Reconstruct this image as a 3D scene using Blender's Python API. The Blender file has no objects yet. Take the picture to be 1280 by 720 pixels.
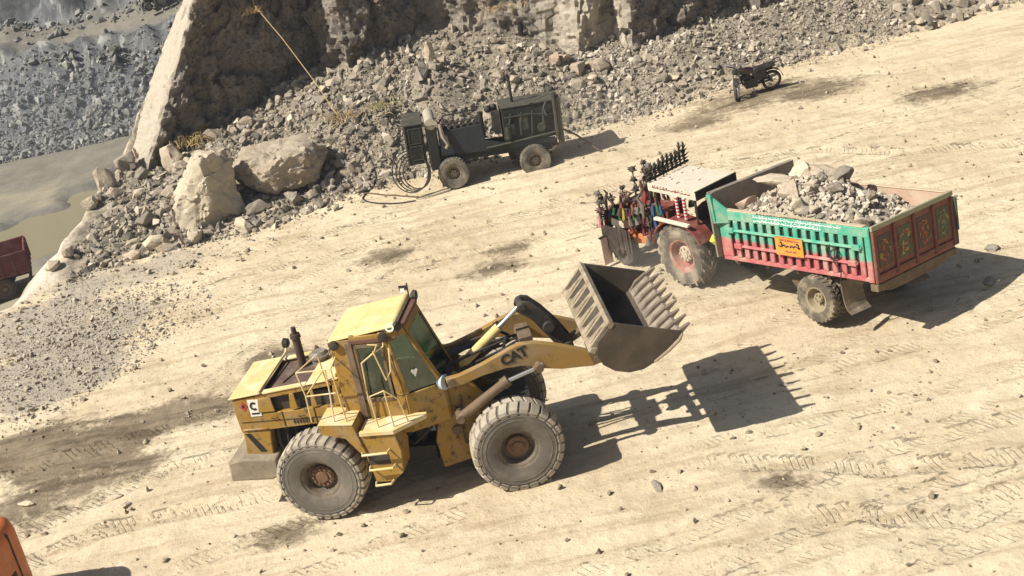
import bpy, math, random
import numpy as np
from mathutils import Matrix, Vector
# ---------------------------------------------------------------- camera, light, exposure
SC = bpy.context.scene
COL = SC.collection
R = math.radians
PITCH, ROLL, CAMH, FPX = 0.40031, 0.21266, 12.86422, 1802.48
cd = bpy.data.cameras.new('camera'); cam = bpy.data.objects.new('camera', cd); COL.objects.link(cam)
_rt = Vector((1, 0, 0)); _up = Vector((0, math.sin(PITCH), math.cos(PITCH))); _fw = Vector((0, math.cos(PITCH), -math.sin(PITCH)))
_r2 = math.cos(ROLL) * _rt - math.sin(ROLL) * _up
_u2 = math.sin(ROLL) * _rt + math.cos(ROLL) * _up
cam.matrix_world = Matrix(((_r2.x, _u2.x, -_fw.x, 0), (_r2.y, _u2.y, -_fw.y, 0), (_r2.z, _u2.z, -_fw.z, CAMH), (0, 0, 0, 1)))
cd.sensor_width = 36; cd.lens = FPX / 1280 * 36; cd.clip_start = 0.5; cd.clip_end = 3000
SC.camera = cam
SUN_AZ, SUN_EL = R(199), R(48)            # direction TOWARDS the sun, measured from +X
W = bpy.data.worlds.new('World'); SC.world = W; W.use_nodes = True
nt = W.node_tree
sky = nt.nodes.new('ShaderNodeTexSky'); sky.sky_type = 'NISHITA'; sky.sun_disc = False
sky.sun_elevation = SUN_EL; sky.sun_rotation = math.pi / 2 - SUN_AZ
sky.dust_density = 2.5; sky.air_density = 1.0
nt.links.new(sky.outputs[0], nt.nodes['Background'].inputs[0]); nt.nodes['Background'].inputs[1].default_value = 0.05
sl = bpy.data.lights.new('sun', 'SUN'); sl.energy = 4.6; sl.angle = R(0.55); sl.color = (1.0, 0.94, 0.84)
so = bpy.data.objects.new('sun', sl); COL.objects.link(so)
sdir = Vector((math.cos(SUN_EL) * math.cos(SUN_AZ), math.cos(SUN_EL) * math.sin(SUN_AZ), math.sin(SUN_EL)))
so.rotation_euler = sdir.to_track_quat('Z', 'Y').to_euler(); so.location = (-20, -10, 40)
SC.view_settings.view_transform = 'Standard'; SC.view_settings.look = 'None'
SC.view_settings.exposure = 0.62; SC.view_settings.gamma = 1.0
SC.render.engine = 'CYCLES'
SC.cycles.max_bounces = 6; SC.cycles.transparent_max_bounces = 8
rnd = random.Random(7)
rng = np.random.default_rng(11)

# ---------------------------------------------------------------- noise
def _h(i, seed):
    i = (i.astype(np.int64) * 374761393 + seed * 668265263) & 0x7fffffff
    i = ((i ^ (i >> 13)) * 1274126177) & 0x7fffffff
    return ((i ^ (i >> 16)) & 0xffff) / 65535.0
def hash3(x, y, z, s=0):
    return _h(x.astype(np.int64) * 73856093 ^ y.astype(np.int64) * 19349663 ^ z.astype(np.int64) * 83492791, s)
def vnoise3(p, s=0):
    f = np.floor(p); t = p - f; t = t * t * (3 - 2 * t); r = 0
    for dx in (0, 1):
        wx = t[..., 0] if dx else 1 - t[..., 0]
        for dy in (0, 1):
            wy = t[..., 1] if dy else 1 - t[..., 1]
            for dz in (0, 1):
                wz = t[..., 2] if dz else 1 - t[..., 2]
                r = r + wx * wy * wz * hash3(f[..., 0] + dx, f[..., 1] + dy, f[..., 2] + dz, s)
    return r * 2 - 1
def vnoise2(x, y, s=0):
    fx, fy = np.floor(x), np.floor(y); tx, ty = x - fx, y - fy
    tx = tx * tx * (3 - 2 * tx); ty = ty * ty * (3 - 2 * ty); z = np.zeros_like(fx)
    a = hash3(fx, fy, z, s); b = hash3(fx + 1, fy, z, s); c = hash3(fx, fy + 1, z, s); d = hash3(fx + 1, fy + 1, z, s)
    return ((a * (1 - tx) + b * tx) * (1 - ty) + (c * (1 - tx) + d * tx) * ty) * 2 - 1
def fbm2(x, y, o=4, s=0):
    r = 0; a = 1.0; n = 0
    for k in range(o):
        r = r + a * vnoise2(x + 17.3 * k, y - 9.1 * k, s + k); n += a; a *= .5
        c, si = math.cos(.6), math.sin(.6); x, y = (x * c - y * si) * 2.03, (x * si + y * c) * 2.03
    return r / n
def fbm3(p, o=4, s=0):
    r = 0; a = 1.0; n = 0
    for k in range(o):
        r = r + a * vnoise3(p + 13.7 * k, s + k); n += a; a *= .5; p = p * 2.03
    return r / n
def blocks3(p, s=0):
    """broken-rock relief: every jittered cell is a tilted facet"""
    f = np.floor(p); best = np.full(p.shape[:-1], 9e9); val = np.zeros(p.shape[:-1])
    for dx in (-1, 0, 1):
        for dy in (-1, 0, 1):
            for dz in (-1, 0, 1):
                c = f + np.array([dx, dy, dz]); a = c[..., 0], c[..., 1], c[..., 2]
                q = c + np.stack([hash3(*a, s), hash3(*a, s + 1), hash3(*a, s + 2)], -1)
                d = p - q; dd = (d * d).sum(-1); m = dd < best
                g = np.stack([hash3(*a, s + 3), hash3(*a, s + 4), hash3(*a, s + 5)], -1) * 2 - 1
                v = (hash3(*a, s + 6) - .5) * 1.1 + (d * g).sum(-1) * .9
                val = np.where(m, v, val); best = np.where(m, dd, best)
    return val
def sst(a, b, x):
    t = np.clip((x - a) / (b - a), 0, 1); return t * t * (3 - 2 * t)

# ---------------------------------------------------------------- materials
def _bsdf(name):
    m = bpy.data.materials.new(name); m.use_nodes = True
    return m, m.node_tree, m.node_tree.nodes['Principled BSDF']
def N(t, kind, **kw):
    n = t.nodes.new(kind)
    for k, v in kw.items():
        if k in n.inputs: n.inputs[k].default_value = v
        else: setattr(n, k, v)
    return n
def noise(t, vec, scale, detail=5, rough=.6, dist=0):
    n = N(t, 'ShaderNodeTexNoise', Scale=scale, Detail=detail, Roughness=rough, Distortion=dist)
    t.links.new(vec, n.inputs['Vector']); return n.outputs[0]
def ramp(t, fac, a, b):
    n = N(t, 'ShaderNodeMapRange'); n.inputs[1].default_value = a; n.inputs[2].default_value = b
    n.interpolation_type = 'SMOOTHSTEP'; t.links.new(fac, n.inputs[0]); return n.outputs[0]
def mixc(t, fac, a, b):
    n = N(t, 'ShaderNodeMix', data_type='RGBA')
    for s, v in ((n.inputs[0], fac), (n.inputs[6], a), (n.inputs[7], b)):
        if hasattr(v, 'is_linked'): t.links.new(v, s)
        elif isinstance(v, tuple): s.default_value = (*v, 1)
        else: s.default_value = v
    return n.outputs[2]
def mul(t, a, b, op='MULTIPLY'):
    n = N(t, 'ShaderNodeMath', operation=op)
    for s, v in ((n.inputs[0], a), (n.inputs[1], b)):
        if hasattr(v, 'is_linked'): t.links.new(v, s)
        else: s.default_value = v
    return n.outputs[0]
def bump(t, bs, height, strength, dist, prev=None):
    n = N(t, 'ShaderNodeBump', Strength=strength, Distance=dist); t.links.new(height, n.inputs['Height'])
    if prev is not None: t.links.new(prev, n.inputs['Normal'])
    t.links.new(n.outputs[0], bs.inputs['Normal']); return n.outputs[0]
DUST = (.40, .31, .20)
def paint(name, col, rough=.5, metal=0, dirt=DUST, amt=.45, scale=3.0, grime=(.05, .035, .02), gamt=.3, bmp=.15):
    """worn paint: patches of dust and of dark grime over a base colour"""
    m, t, b = _bsdf(name); tc = N(t, 'ShaderNodeTexCoord').outputs['Object']
    n1 = noise(t, tc, scale, 7, .65); n2 = noise(t, tc, scale * 2.3, 8, .7, .4); n3 = noise(t, tc, scale * 9, 4, .6)
    c = mixc(t, mul(t, ramp(t, n3, .35, .7), .25), col, tuple(x * .75 for x in col))
    c = mixc(t, mul(t, ramp(t, n2, .52, .66), gamt), c, grime)
    c = mixc(t, mul(t, ramp(t, n1, .42, .68), amt), c, dirt)
    t.links.new(c, b.inputs['Base Color']); b.inputs['Metallic'].default_value = metal
    r = N(t, 'ShaderNodeMapRange'); t.links.new(n1, r.inputs[0]); r.inputs[1].default_value = .35; r.inputs[2].default_value = .65
    r.inputs[3].default_value = rough; r.inputs[4].default_value = min(1, rough + .35); t.links.new(r.outputs[0], b.inputs['Roughness'])
    if bmp: bump(t, b, n3, bmp, .01)
    return m
def rockmat(name, c1, c2, c3, scale=1.0, bs=.7):
    m, t, b = _bsdf(name); tc = N(t, 'ShaderNodeTexCoord').outputs['Object']
    oi = N(t, 'ShaderNodeObjectInfo').outputs['Random']
    n1 = noise(t, tc, 1.3 * scale, 6, .6, .3); n2 = noise(t, tc, 6 * scale, 6, .65); n3 = noise(t, tc, 28 * scale, 5, .7)
    c = mixc(t, ramp(t, n1, .35, .65), c1, c2)
    c = mixc(t, mul(t, ramp(t, n2, .48, .72), .7), c, c3)
    c = mixc(t, mul(t, ramp(t, n3, .4, .7), .35), c, tuple(x * .55 for x in c1))
    v = N(t, 'ShaderNodeHueSaturation'); t.links.new(c, v.inputs['Color'])
    t.links.new(mul(t, mul(t, oi, .35), .82, 'ADD'), v.inputs['Value'])
    t.links.new(v.outputs[0], b.inputs['Base Color']); b.inputs['Roughness'].default_value = .95
    b.inputs['Specular IOR Level'].default_value = .15
    h = mul(t, n2, mul(t, n3, .35), 'ADD'); bump(t, b, h, bs, .08)
    return m
def rubblemat(name, cols, attr='tone'):
    """loose stone: a per-stone tone attribute picks between stone colours"""
    m, t, b = _bsdf(name); at = N(t, 'ShaderNodeAttribute', attribute_name=attr).outputs['Fac']
    tc = N(t, 'ShaderNodeTexCoord').outputs['Object']
    cr = N(t, 'ShaderNodeValToRGB'); t.links.new(at, cr.inputs[0]); e = cr.color_ramp.elements
    e[0].position = 0; e[0].color = (*cols[0], 1); e[1].position = 1; e[1].color = (*cols[-1], 1)
    for i, c in enumerate(cols[1:-1]):
        k = e.new((i + 1) / (len(cols) - 1)); k.color = (*c, 1)
    n = noise(t, tc, 14, 5, .65)
    c = mixc(t, mul(t, ramp(t, n, .4, .7), .4), cr.outputs[0], (.30, .25, .18))
    t.links.new(c, b.inputs['Base Color']); b.inputs['Roughness'].default_value = .95
    b.inputs['Specular IOR Level'].default_value = .1
    bump(t, b, n, .5, .03); return m
def flat(name, col, rough=.6, metal=0):
    m, t, b = _bsdf(name); b.inputs['Base Color'].default_value = (*col, 1)
    b.inputs['Roughness'].default_value = rough; b.inputs['Metallic'].default_value = metal
    tc = N(t, 'ShaderNodeTexCoord').outputs['Object']; n = noise(t, tc, 12, 4)
    t.links.new(mixc(t, mul(t, n, .5), col, tuple(x * .6 for x in col)), b.inputs['Base Color']); return m
def glassmat(name, tint, gl=.25):
    m = bpy.data.materials.new(name); m.use_nodes = True; t = m.node_tree; t.nodes.clear()
    tr = N(t, 'ShaderNodeBsdfTransparent'); tr.inputs[0].default_value = (*tint, 1)
    g = N(t, 'ShaderNodeBsdfGlossy'); g.inputs[0].default_value = (.8, .9, .85, 1); g.inputs['Roughness'].default_value = .08
    d = N(t, 'ShaderNodeBsdfDiffuse'); d.inputs[0].default_value = (.20, .19, .13, 1)
    tc = N(t, 'ShaderNodeTexCoord').outputs['Object']
    mx = N(t, 'ShaderNodeMixShader'); t.links.new(mul(t, ramp(t, noise(t, tc, 3), .45, .75), .35), mx.inputs[0])
    t.links.new(tr.outputs[0], mx.inputs[1]); t.links.new(d.outputs[0], mx.inputs[2])
    m2 = N(t, 'ShaderNodeMixShader'); m2.inputs[0].default_value = gl * .5
    t.links.new(mx.outputs[0], m2.inputs[1]); t.links.new(g.outputs[0], m2.inputs[2])
    o = N(t, 'ShaderNodeOutputMaterial'); t.links.new(m2.outputs[0], o.inputs[0]); return m

# ---------------------------------------------------------------- mesh builder
def fill(me, v, f):
    """fast mesh from numpy arrays (f: n x k, one polygon size)"""
    v = np.asarray(v, np.float32); f = np.asarray(f, np.int32); n, k = f.shape
    me.vertices.add(len(v)); me.vertices.foreach_set('co', v.ravel())
    me.loops.add(n * k); me.loops.foreach_set('vertex_index', f.ravel())
    me.polygons.add(n); me.polygons.foreach_set('loop_start', np.arange(0, n * k, k, dtype=np.int32))
    me.polygons.foreach_set('loop_total', np.full(n, k, np.int32)); me.polygons.foreach_set('use_smooth', np.zeros(n, bool)); me.update(calc_edges=True)
def link(name, me, parent=None):
    o = bpy.data.objects.new(name, me); COL.objects.link(o)
    if parent is not None: o.parent = parent
    return o
def tag(o, label, cat=None, group=None, kind=None):
    if label: o['label'] = label
    if cat: o['category'] = cat
    if group: o['group'] = group
    if kind: o['kind'] = kind
    return o
def thing(name, label, cat, mw, group=None):
    o = bpy.data.objects.new(name, None); COL.objects.link(o); o.empty_display_size = .2
    o.matrix_world = mw if isinstance(mw, Matrix) else Matrix.Translation(mw)
    return tag(o, label, cat, group)
def rotz(a): return Matrix.Rotation(a, 4, 'Z')
def frame_between(d):
    d = Vector(d).normalized(); a = Vector((0, 0, 1)) if abs(d.z) < .9 else Vector((1, 0, 0))
    u = d.cross(a).normalized(); return u, d.cross(u).normalized()
class MB:
    def __init__(s, M=None): s.v = []; s.f = []; s.M = M or Matrix.Identity(4)
    def add(s, vs, fs):
        k = len(s.v); s.v += [s.M @ Vector(p) for p in vs]; s.f += [tuple(i + k for i in q) for q in fs]; return s
    def box(s, x0, x1, y0, y1, z0, z1, L=None):
        vs = [(x, y, z) for z in (z0, z1) for x, y in ((x0, y0), (x1, y0), (x1, y1), (x0, y1))]
        if L is not None: vs = [L @ Vector(p) for p in vs]
        return s.add(vs, [(3, 2, 1, 0), (4, 5, 6, 7), (0, 1, 5, 4), (1, 2, 6, 5), (2, 3, 7, 6), (3, 0, 4, 7)])
    def prism(s, pts, ax, a, b):
        def P(p, t): return {'y': (p[0], t, p[1]), 'x': (t, p[0], p[1]), 'z': (p[0], p[1], t)}[ax]
        n = len(pts); return s.add([P(p, a) for p in pts] + [P(p, b) for p in pts],
            [tuple(range(n))[::-1], tuple(range(n, 2 * n))] + [(i, (i + 1) % n, n + (i + 1) % n, n + i) for i in range(n)])
    def loft(s, A, B):
        n = len(A); return s.add(list(A) + list(B), [tuple(range(n))[::-1], tuple(range(n, 2 * n))] + [(i, (i + 1) % n, n + (i + 1) % n, n + i) for i in range(n)])
    def cyl(s, p0, p1, r0, r1=None, n=14):
        r1 = r0 if r1 is None else r1; p0, p1 = Vector(p0), Vector(p1); u, w = frame_between(p1 - p0)
        A = [p0 + r0 * (math.cos(t) * u + math.sin(t) * w) for t in [2 * math.pi * i / n for i in range(n)]]
        B = [p1 + r1 * (math.cos(t) * u + math.sin(t) * w) for t in [2 * math.pi * i / n for i in range(n)]]
        return s.loft(A, B)
    def tube(s, path, r, n=7):
        P = [Vector(p) for p in path]; rings = []; u = None
        for i, p in enumerate(P):
            d = (P[min(i + 1, len(P) - 1)] - P[max(i - 1, 0)]).normalized()
            if u is None: u, w = frame_between(d)
            else: u = (u - d * u.dot(d)).normalized(); w = d.cross(u)
            rr = r[i] if isinstance(r, (list, tuple)) else r
            rings.append([p + rr * (math.cos(t) * u + math.sin(t) * w) for t in [2 * math.pi * j / n for j in range(n)]])
        vs = [q for g in rings for q in g]; fs = [tuple(range(n))[::-1], tuple(range(len(vs) - n, len(vs)))]
        for i in range(len(P) - 1):
            for j in range(n): fs.append((i * n + j, i * n + (j + 1) % n, (i + 1) * n + (j + 1) % n, (i + 1) * n + j))
        return s.add(vs, fs)
    def lathe(s, prof, c, ax=(0, 1, 0), n=32, close=False):
        """prof: (radius, height along axis); close joins last ring to first"""
        c = Vector(c); ax = Vector(ax).normalized(); u, w = frame_between(ax); vs = []
        for r, h in prof:
            for j in range(n):
                t = 2 * math.pi * j / n; vs.append(c + ax * h + r * (math.cos(t) * u + math.sin(t) * w))
        m = len(prof); fs = []
        for i in range(m if close else m - 1):
            a, b = i, (i + 1) % m
            for j in range(n): fs.append((a * n + j, a * n + (j + 1) % n, b * n + (j + 1) % n, b * n + j))
        if not close: fs += [tuple(range(n))[::-1], tuple(range((m - 1) * n, m * n))]
        return s.add(vs, fs)
    def ball(s, c, r, n=8, m=5, sz=1.0):
        return s.lathe([(r * max(.05, math.sin(math.pi * i / m)), -r * sz * math.cos(math.pi * i / m)) for i in range(m + 1)], c, (0, 0, 1), n)
    def build(s, name, mat, parent=None, smooth=40, bevel=0, seg=1):
        me = bpy.data.meshes.new(name); me.from_pydata([tuple(p) for p in s.v], [], s.f)
        import bmesh
        bm = bmesh.new(); bm.from_mesh(me); bmesh.ops.recalc_face_normals(bm, faces=bm.faces); bm.to_mesh(me); bm.free()
        if smooth:
            me.polygons.foreach_set('use_smooth', np.ones(len(me.polygons), bool)); me.set_sharp_from_angle(angle=R(smooth))
        me.materials.append(mat); o = link(name, me, parent)
        if bevel:
            b = o.modifiers.new('bevel', 'BEVEL'); b.width = bevel; b.segments = seg; b.limit_method = 'ANGLE'; b.angle_limit = R(35); b.harden_normals = False
        return o
def copy_tree(o, parent=None):
    c = o.copy(); COL.objects.link(c); c.parent = parent
    for ch in list(o.children): copy_tree(ch, c)
    return c
# ---------------------------------------------------------------- terrain: quarry floor, scree, cliff, pit
DARK = [(-11.72, 27.94), (-10.49, 28.66), (-7.96, 28.45), (-6.16, 28.18), (-5.74, 29.59), (-4.47, 29.67), (-3.53, 28.7), (-4.4, 27.99), (-5.42, 27.64), (-6.0, 26.45), (-7.62, 26.15), (-9.15, 25.51), (-10.97, 25.03)]
DARK2 = [(-11.42, 26.79), (-9.87, 26.62), (-7.17, 26.46), (-5.44, 25.69), (-5.38, 24.85), (-7.3, 25.04), (-8.73, 25.02), (-9.84, 24.29), (-10.8, 24.38)]
GREY = [(-14.11, 36.26), (-12.16, 36.3), (-10.33, 35.85), (-8.19, 34.3), (-7.56, 32.55), (-8.88, 32.05), (-9.23, 30.67), (-10.31, 29.54), (-10.88, 28.84), (-12.08, 28.64)]
GREY2 = [(-12.45, 36.62), (-10.99, 38.25), (-8.43, 37.86), (-6.37, 37.63), (-6.94, 36.5), (-8.16, 35.75), (-9.39, 35.33)]
TRACKS = [([(-4.81, 23.4), (-5.25, 23.23), (-6.76, 23.34), (-8.26, 23.33), (-9.6, 22.7), (-12, 21.5)], .30, 1.0), ([(-5.24, 25.11), (-6.04, 25.2), (-7.48, 25.18), (-8.64, 24.53), (-11, 23.4)], .30, .8),
          ([(8.5, 19.0), (7.47, 19.29), (6.4, 19.55), (5.2, 19.88), (4.53, 20.3), (3.6, 20.8), (2.0, 21.4)], .26, .6), ([(8.2, 18.6), (7.11, 18.45), (6.48, 18.42), (5.62, 18.12), (4.97, 18.38), (4.36, 18.86), (3.0, 19.3)], .26, .6),
          ([(-14, 25.6), (-10.96, 26.26), (-8.88, 26.7), (-6.75, 27.15), (-5.6, 27.72), (-3, 29.6)], .28, .7), ([(-1, 33.2), (-2.19, 33.17), (-3.78, 31.99), (-5.8, 30.26), (-7.84, 27.64)], .25, .4),
          ([(16, 31.5), (12.69, 32.54), (10.27, 33.61), (8.39, 35.4), (4.95, 35.65), (1.71, 35.49), (-1.33, 34.34)], .25, .4), ([(2.2, 19.2), (3.7, 19.9), (5.4, 20.4), (8.71, 20.6), (12, 21)], .24, .35),
          ([(7.6, 23.8), (8.6, 25.0), (10.4, 25.6), (13, 26)], .2, .3)]
FOOT_X = [-14, -12, -10, -8, -6, -4, -1, 2, 6, 8, 10, 13, 17, 25, 60]
FOOT_Y = [37.5, 37.2, 38.2, 38.0, 38.3, 39.6, 40.3, 40.9, 41.4, 42.2, 42.9, 43.6, 44.4, 47, 60]
CLIFF = [(-10.2, 50.5, .75, .2, .3), (-12.1, 45.45, .725, .05, 1), (-10.86, 43.95, .60, .05, 1), (-4.8, 46.0, .1, .08, 0), (-3.7, 44.5, .06, .10, .35), (-.9, 46.1, .05, .10, .2), (1.1, 45.2, .08, .14, .3), (2.3, 44.9, .1, .12, .3),
         (2.5, 45.0, .22, .08, .9), (3.3, 44.3, .22, .10, 1), (4.55, 45.0, .1, .08, .1), (4.65, 45.0, .1, .08, .8), (5.15, 44.2, .12, .1, .9), (8.6, 46.2, .05, .08, 0), (9.4, 45.7, .05, .08, .4), (14, 48.2, .05, .1, 0), (15, 47.6, .05, .1, .3), (22, 51, .05, .1, 0), (40, 58, .05, .1, 0)]
_r = random.Random(77)
for _i in range(16):                      # faint old wheel ruts crossing the yard
    _x, _y, _a, _c = _r.uniform(-9, 12), _r.uniform(17, 38), R(_r.uniform(2, 32)), R(_r.uniform(-5, 5)); _P = []
    for _k in range(-4, 5): _P.append((_x + _k * 1.6 * math.cos(_a + _c * _k * .5), _y + _k * 1.6 * math.sin(_a + _c * _k * .5)))
    _k = _r.uniform(.18, .42); TRACKS.append((_P, .21, _k)); TRACKS.append(([(p[0] + 1.7 * math.sin(_a), p[1] - 1.7 * math.cos(_a)) for p in _P], .21, _k * .8))
def poly_sd(x, y, P):
    """signed distance to polygon, negative inside"""
    P = np.array(P); best = np.full(x.shape, 9e9); ins = np.zeros(x.shape, bool)
    for i in range(len(P)):
        a, b = P[i], P[(i + 1) % len(P)]; e = b - a
        t = np.clip(((x - a[0]) * e[0] + (y - a[1]) * e[1]) / (e @ e), 0, 1)
        best = np.minimum(best, np.hypot(x - a[0] - t * e[0], y - a[1] - t * e[1]))
        c = (a[1] > y) != (b[1] > y)
        ins ^= c & (x < (b[0] - a[0]) * (y - a[1]) / (b[1] - a[1] + 1e-12) + a[0])
    return np.where(ins, -best, best)
def track_uv(x, y, P, hw):
    P = np.array(P); u0 = 0; U = np.zeros(x.shape); V = np.full(x.shape, 9.0)
    for i in range(len(P) - 1):
        a, b = P[i], P[i + 1]; e = b - a; L = np.hypot(*e); e = e / L
        t = np.clip((x - a[0]) * e[0] + (y - a[1]) * e[1], 0, L)
        dx, dy = x - a[0] - t * e[0], y - a[1] - t * e[1]; dd = np.hypot(dx, dy); v = np.sign(e[0] * dy - e[1] * dx) * dd
        m = dd < np.abs(V); V = np.where(m, v, V); U = np.where(m, u0 + t, U); u0 += L
    return U, V, sst(.05, 1.6, U) * sst(.05, 1.6, u0 - U)
def foot(x): return np.interp(x, FOOT_X, FOOT_Y)
_cx = np.array([c[0] for c in CLIFF[2:]]); _cy = np.array([c[1] for c in CLIFF[2:]])
def cliff_y(x): return np.interp(x, _cx, _cy)
def flank_x(y): return np.interp(y, [10, 32, 34, 35.5, 36.6, 38, 41, 43.9, 45.5, 47, 50, 56, 70, 120, 400], [-90, -30, -17.5, -14.2, -13.0, -12.6, -12.4, -12.1, -11.9, -11.0, -8.6, -2, 14, 60, 300])
POND = [(-25, 64.0), (-22.54, 64.51), (-22.0, 64.94), (-20.86, 65.45), (-19.89, 65.97), (-19.74, 67.89), (-18.79, 68.12), (-17.22, 71.46), (-14.0, 70), (-12.5, 62), (-16.01, 59.55), (-18.23, 59.02), (-19.89, 58.95), (-25, 59.44)]
def pit_z(x, y):
    n = fbm2(x * .12, y * .12, 4, 40); n2 = fbm2(x * .7, y * .7, 4, 44)
    yy = y + 1.6 * n + .25 * (x + 20) * .2
    z = -6 + .12 * n2 + 4.2 * sst(76.5, 84, yy) + .3 * sst(84, 87, yy)
    z = z + sst(77, 79, yy) * (1 - sst(83, 84.5, yy)) * (.7 * n2 + .5 * fbm2(x * 2, y * 2, 3, 47))
    z = z - .42 * (1 - sst(-.7, .5, poly_sd(x, y, POND) + .5 * n2)) + .10 * np.exp(-(poly_sd(x, y, POND) / .8) ** 2) * (1 + n2)
    ph = np.exp(-((x + 27) / 3.5) ** 2 - ((y - 86.5) / 1.6) ** 2) * 1.3 + np.exp(-((x + 15) / 4) ** 2 - ((y - 87.5) / 1.6) ** 2) * 1.0
    z = z + ph * (1 + .3 * n2)
    z = z + 12 * sst(87.2, 93, yy + 1.2 * n2) + 2.0 * sst(100, 140, y) * (1 + n)
    z = z + 9 * sst(-44, -60, x + 2 * n)
    return z
def ground_z(x, y, fine=True):
    x = np.asarray(x, float); y = np.asarray(y, float)
    z = .10 * fbm2(x * .22, y * .22, 3, 1) + .045 * fbm2(x * .9 + .5 * y, y * 1.6 - .3 * x, 4, 5)
    if fine:
        z = z + .016 * fbm2(x * 5, y * 5, 4, 9) + .03 * sst(-.05, .45, fbm2(x * .3 + 7, y * .45, 3, 14)) * fbm2(x * 2.2, y * 2.8, 4, 16)
        for P, hw, k in TRACKS:
            bx = [p[0] for p in P]; by = [p[1] for p in P]
            m = (x > min(bx) - 1) & (x < max(bx) + 1) & (y > min(by) - 1) & (y < max(by) + 1)
            if m.any():
                U, V, fd = track_uv(x[m], y[m], P, hw); a = np.abs(V)
                z[m] += k * fd * (-.035 * (1 - sst(hw * .7, hw, a)) + .03 * np.exp(-((a - hw * 1.15) / .09) ** 2))
        rough = 1 - sst(-.5, .8, poly_sd(x, y, DARK) + .5 * fbm2(x, y, 3, 3)); z = z + rough * .035 * fbm2(x * 2.6, y * 2.6, 3, 12)
    f = foot(x) + .5 * fbm2(x * .5, y * 0, 3, 21)
    sl = np.interp(x, [-13, -9, -6, -3, 0, 6, 10, 20, 60], [.14, .18, .30, .52, .50, .46, .42, .4, .3])
    t = np.maximum(0, y - f); tal = sl * (np.sqrt(t * t + .25) - .5) if True else 0
    tal = tal + sst(0, 1.5, t) * (.28 * fbm2(x * .8, y * .8, 4, 25))
    for bx, by, br, bh in [(-3.2, 42.2, 1.6, .5), (-.7, 43.2, .9, .7), (1.5, 43.6, 1.6, .5), (-9.0, 41.5, 2.0, .25), (7, 43.6, 1.5, .35)]:
        tal = tal + bh * np.exp(-((x - bx) ** 2 + (y - by) ** 2) / br ** 2) * sst(0, .8, t)
    yc = cliff_y(np.maximum(x, -10.8)); tal = np.minimum(tal, sl * 1.1 * (yc - f + 2.5) + .6)
    z = z + tal
    z = np.where(y > yc + 1.0, np.maximum(z, 9.6 * sst(1.0, 2.0, y - yc)) + .8 * fbm2(x * .2, y * .2, 3, 30) * sst(3, 8, y - yc), z)
    fx = flank_x(y) + .22 * fbm2(y * .7, x * .1, 3, 33)
    fz = (x - fx) / .73 + .3 * fbm2(x * .8, y * .8, 3, 35)
    g_ = (fx - x) * .62 + .35 * (fz - (x - fx) / .73); fz = np.where(fz > 0, fz, np.where(x > fx - 1.7, -g_, -1.054 + (x - fx + 1.7) / .7))
    z = np.minimum(z, fz)
    return np.where(y > 33, np.maximum(z, np.minimum(pit_z(x, y), np.where(fz < -.2, 99, z))), z)
def axis(dense0, dense1, step, outer):
    a = list(np.arange(dense0, dense1, step)); s = step; lo = [dense0]; hi = [a[-1]]
    for seq, sg, lim in ((lo, -1, outer[0]), (hi, 1, outer[1])):
        s = step
        while (seq[-1] - lim) * sg < 0:
            s = min(s * 1.09, .32 if abs(seq[-1]) < outer[2] else 1e9) if s < .32 or abs(seq[-1]) < outer[2] else s * 1.12
            seq.append(seq[-1] + sg * s)
    return np.array(lo[:0:-1] + a + hi[1:])
gx = axis(-15, 15, .062, (-420, 420, 36)); gy = axis(15.5, 49, .066, (-60, 620, 102))
X, Y = np.meshgrid(gx, gy); Z = ground_z(X.ravel(), Y.ravel()).reshape(X.shape)
def grid_faces(ny, nx):
    i = np.arange(ny * nx).reshape(ny, nx)
    return np.stack([i[:-1, :-1], i[:-1, 1:], i[1:, 1:], i[1:, :-1]], -1).reshape(-1, 4)
me = bpy.data.meshes.new('ground'); fill(me, np.stack([X, Y, Z], -1).reshape(-1, 3), grid_faces(len(gy), len(gx)))
me.polygons.foreach_set('use_smooth', np.ones(len(me.polygons), bool))
xf, yf, zf = X.ravel(), Y.ravel(), Z.ravel()
def attr(me, name, a):
    at = me.attributes.new(name, 'FLOAT', 'POINT'); at.data.foreach_set('value', np.asarray(a, np.float32))
nz = fbm2(xf * .9, yf * .9, 4, 60); nz2 = fbm2(xf * .35, yf * .35, 3, 64)
near = (yf < 60) & (yf > 10) & (np.abs(xf) < 30)
def zone(P, soft, amp):
    r = np.zeros(xf.shape); r[near] = 1 - sst(-soft, soft, poly_sd(xf[near], yf[near], P) + amp * (nz[near] * .7 + nz2[near])); return r
dark = np.maximum(zone(DARK, .55, 1.1), .8 * zone(DARK2, .6, 1.2))
grey = np.maximum(zone(GREY, .9, 1.8), .8 * zone(GREY2, .5, .9))
for cx, cy, r in [(-.26, 31.95, .55), (.2, 33.0, .4), (-2.79, 34.1, .6), (9.6, 39.9, 1.0), (6.2, 39.4, .7), (8.2, 40.6, 1.3), (3.6, 20.1, .35), (-4.8, 21.8, .5), (12.5, 37.5, .8)]:
    dark = np.maximum(dark, .95 * np.exp(-(((xf - cx) * .7) ** 2 + ((yf - cy) * 1.1) ** 2) / r ** 2 * (1 + .8 * nz)))
rim = sst(-1.9, -1.2, xf - flank_x(yf)) * sst(.55, .05, xf - flank_x(yf) + .35 * nz) * (yf > 34.5) * (yf < 47)
tr = np.zeros(xf.shape); tu = np.zeros(xf.shape); tv = np.zeros(xf.shape)
for P, hw, k in TRACKS:
    U, V, fd = track_uv(xf[near], yf[near], P, hw); m = k * fd * (1 - sst(hw * .75, hw * 1.05, np.abs(V)))
    a, b, c = tr[near], tu[near], tv[near]; s = m > a; a[s] = m[s]; b[s] = U[s]; c[s] = V[s]; tr[near] = a; tu[near] = b; tv[near] = c
tal = sst(-.2, 1.0, yf - foot(xf) + .6 * nz)
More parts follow.
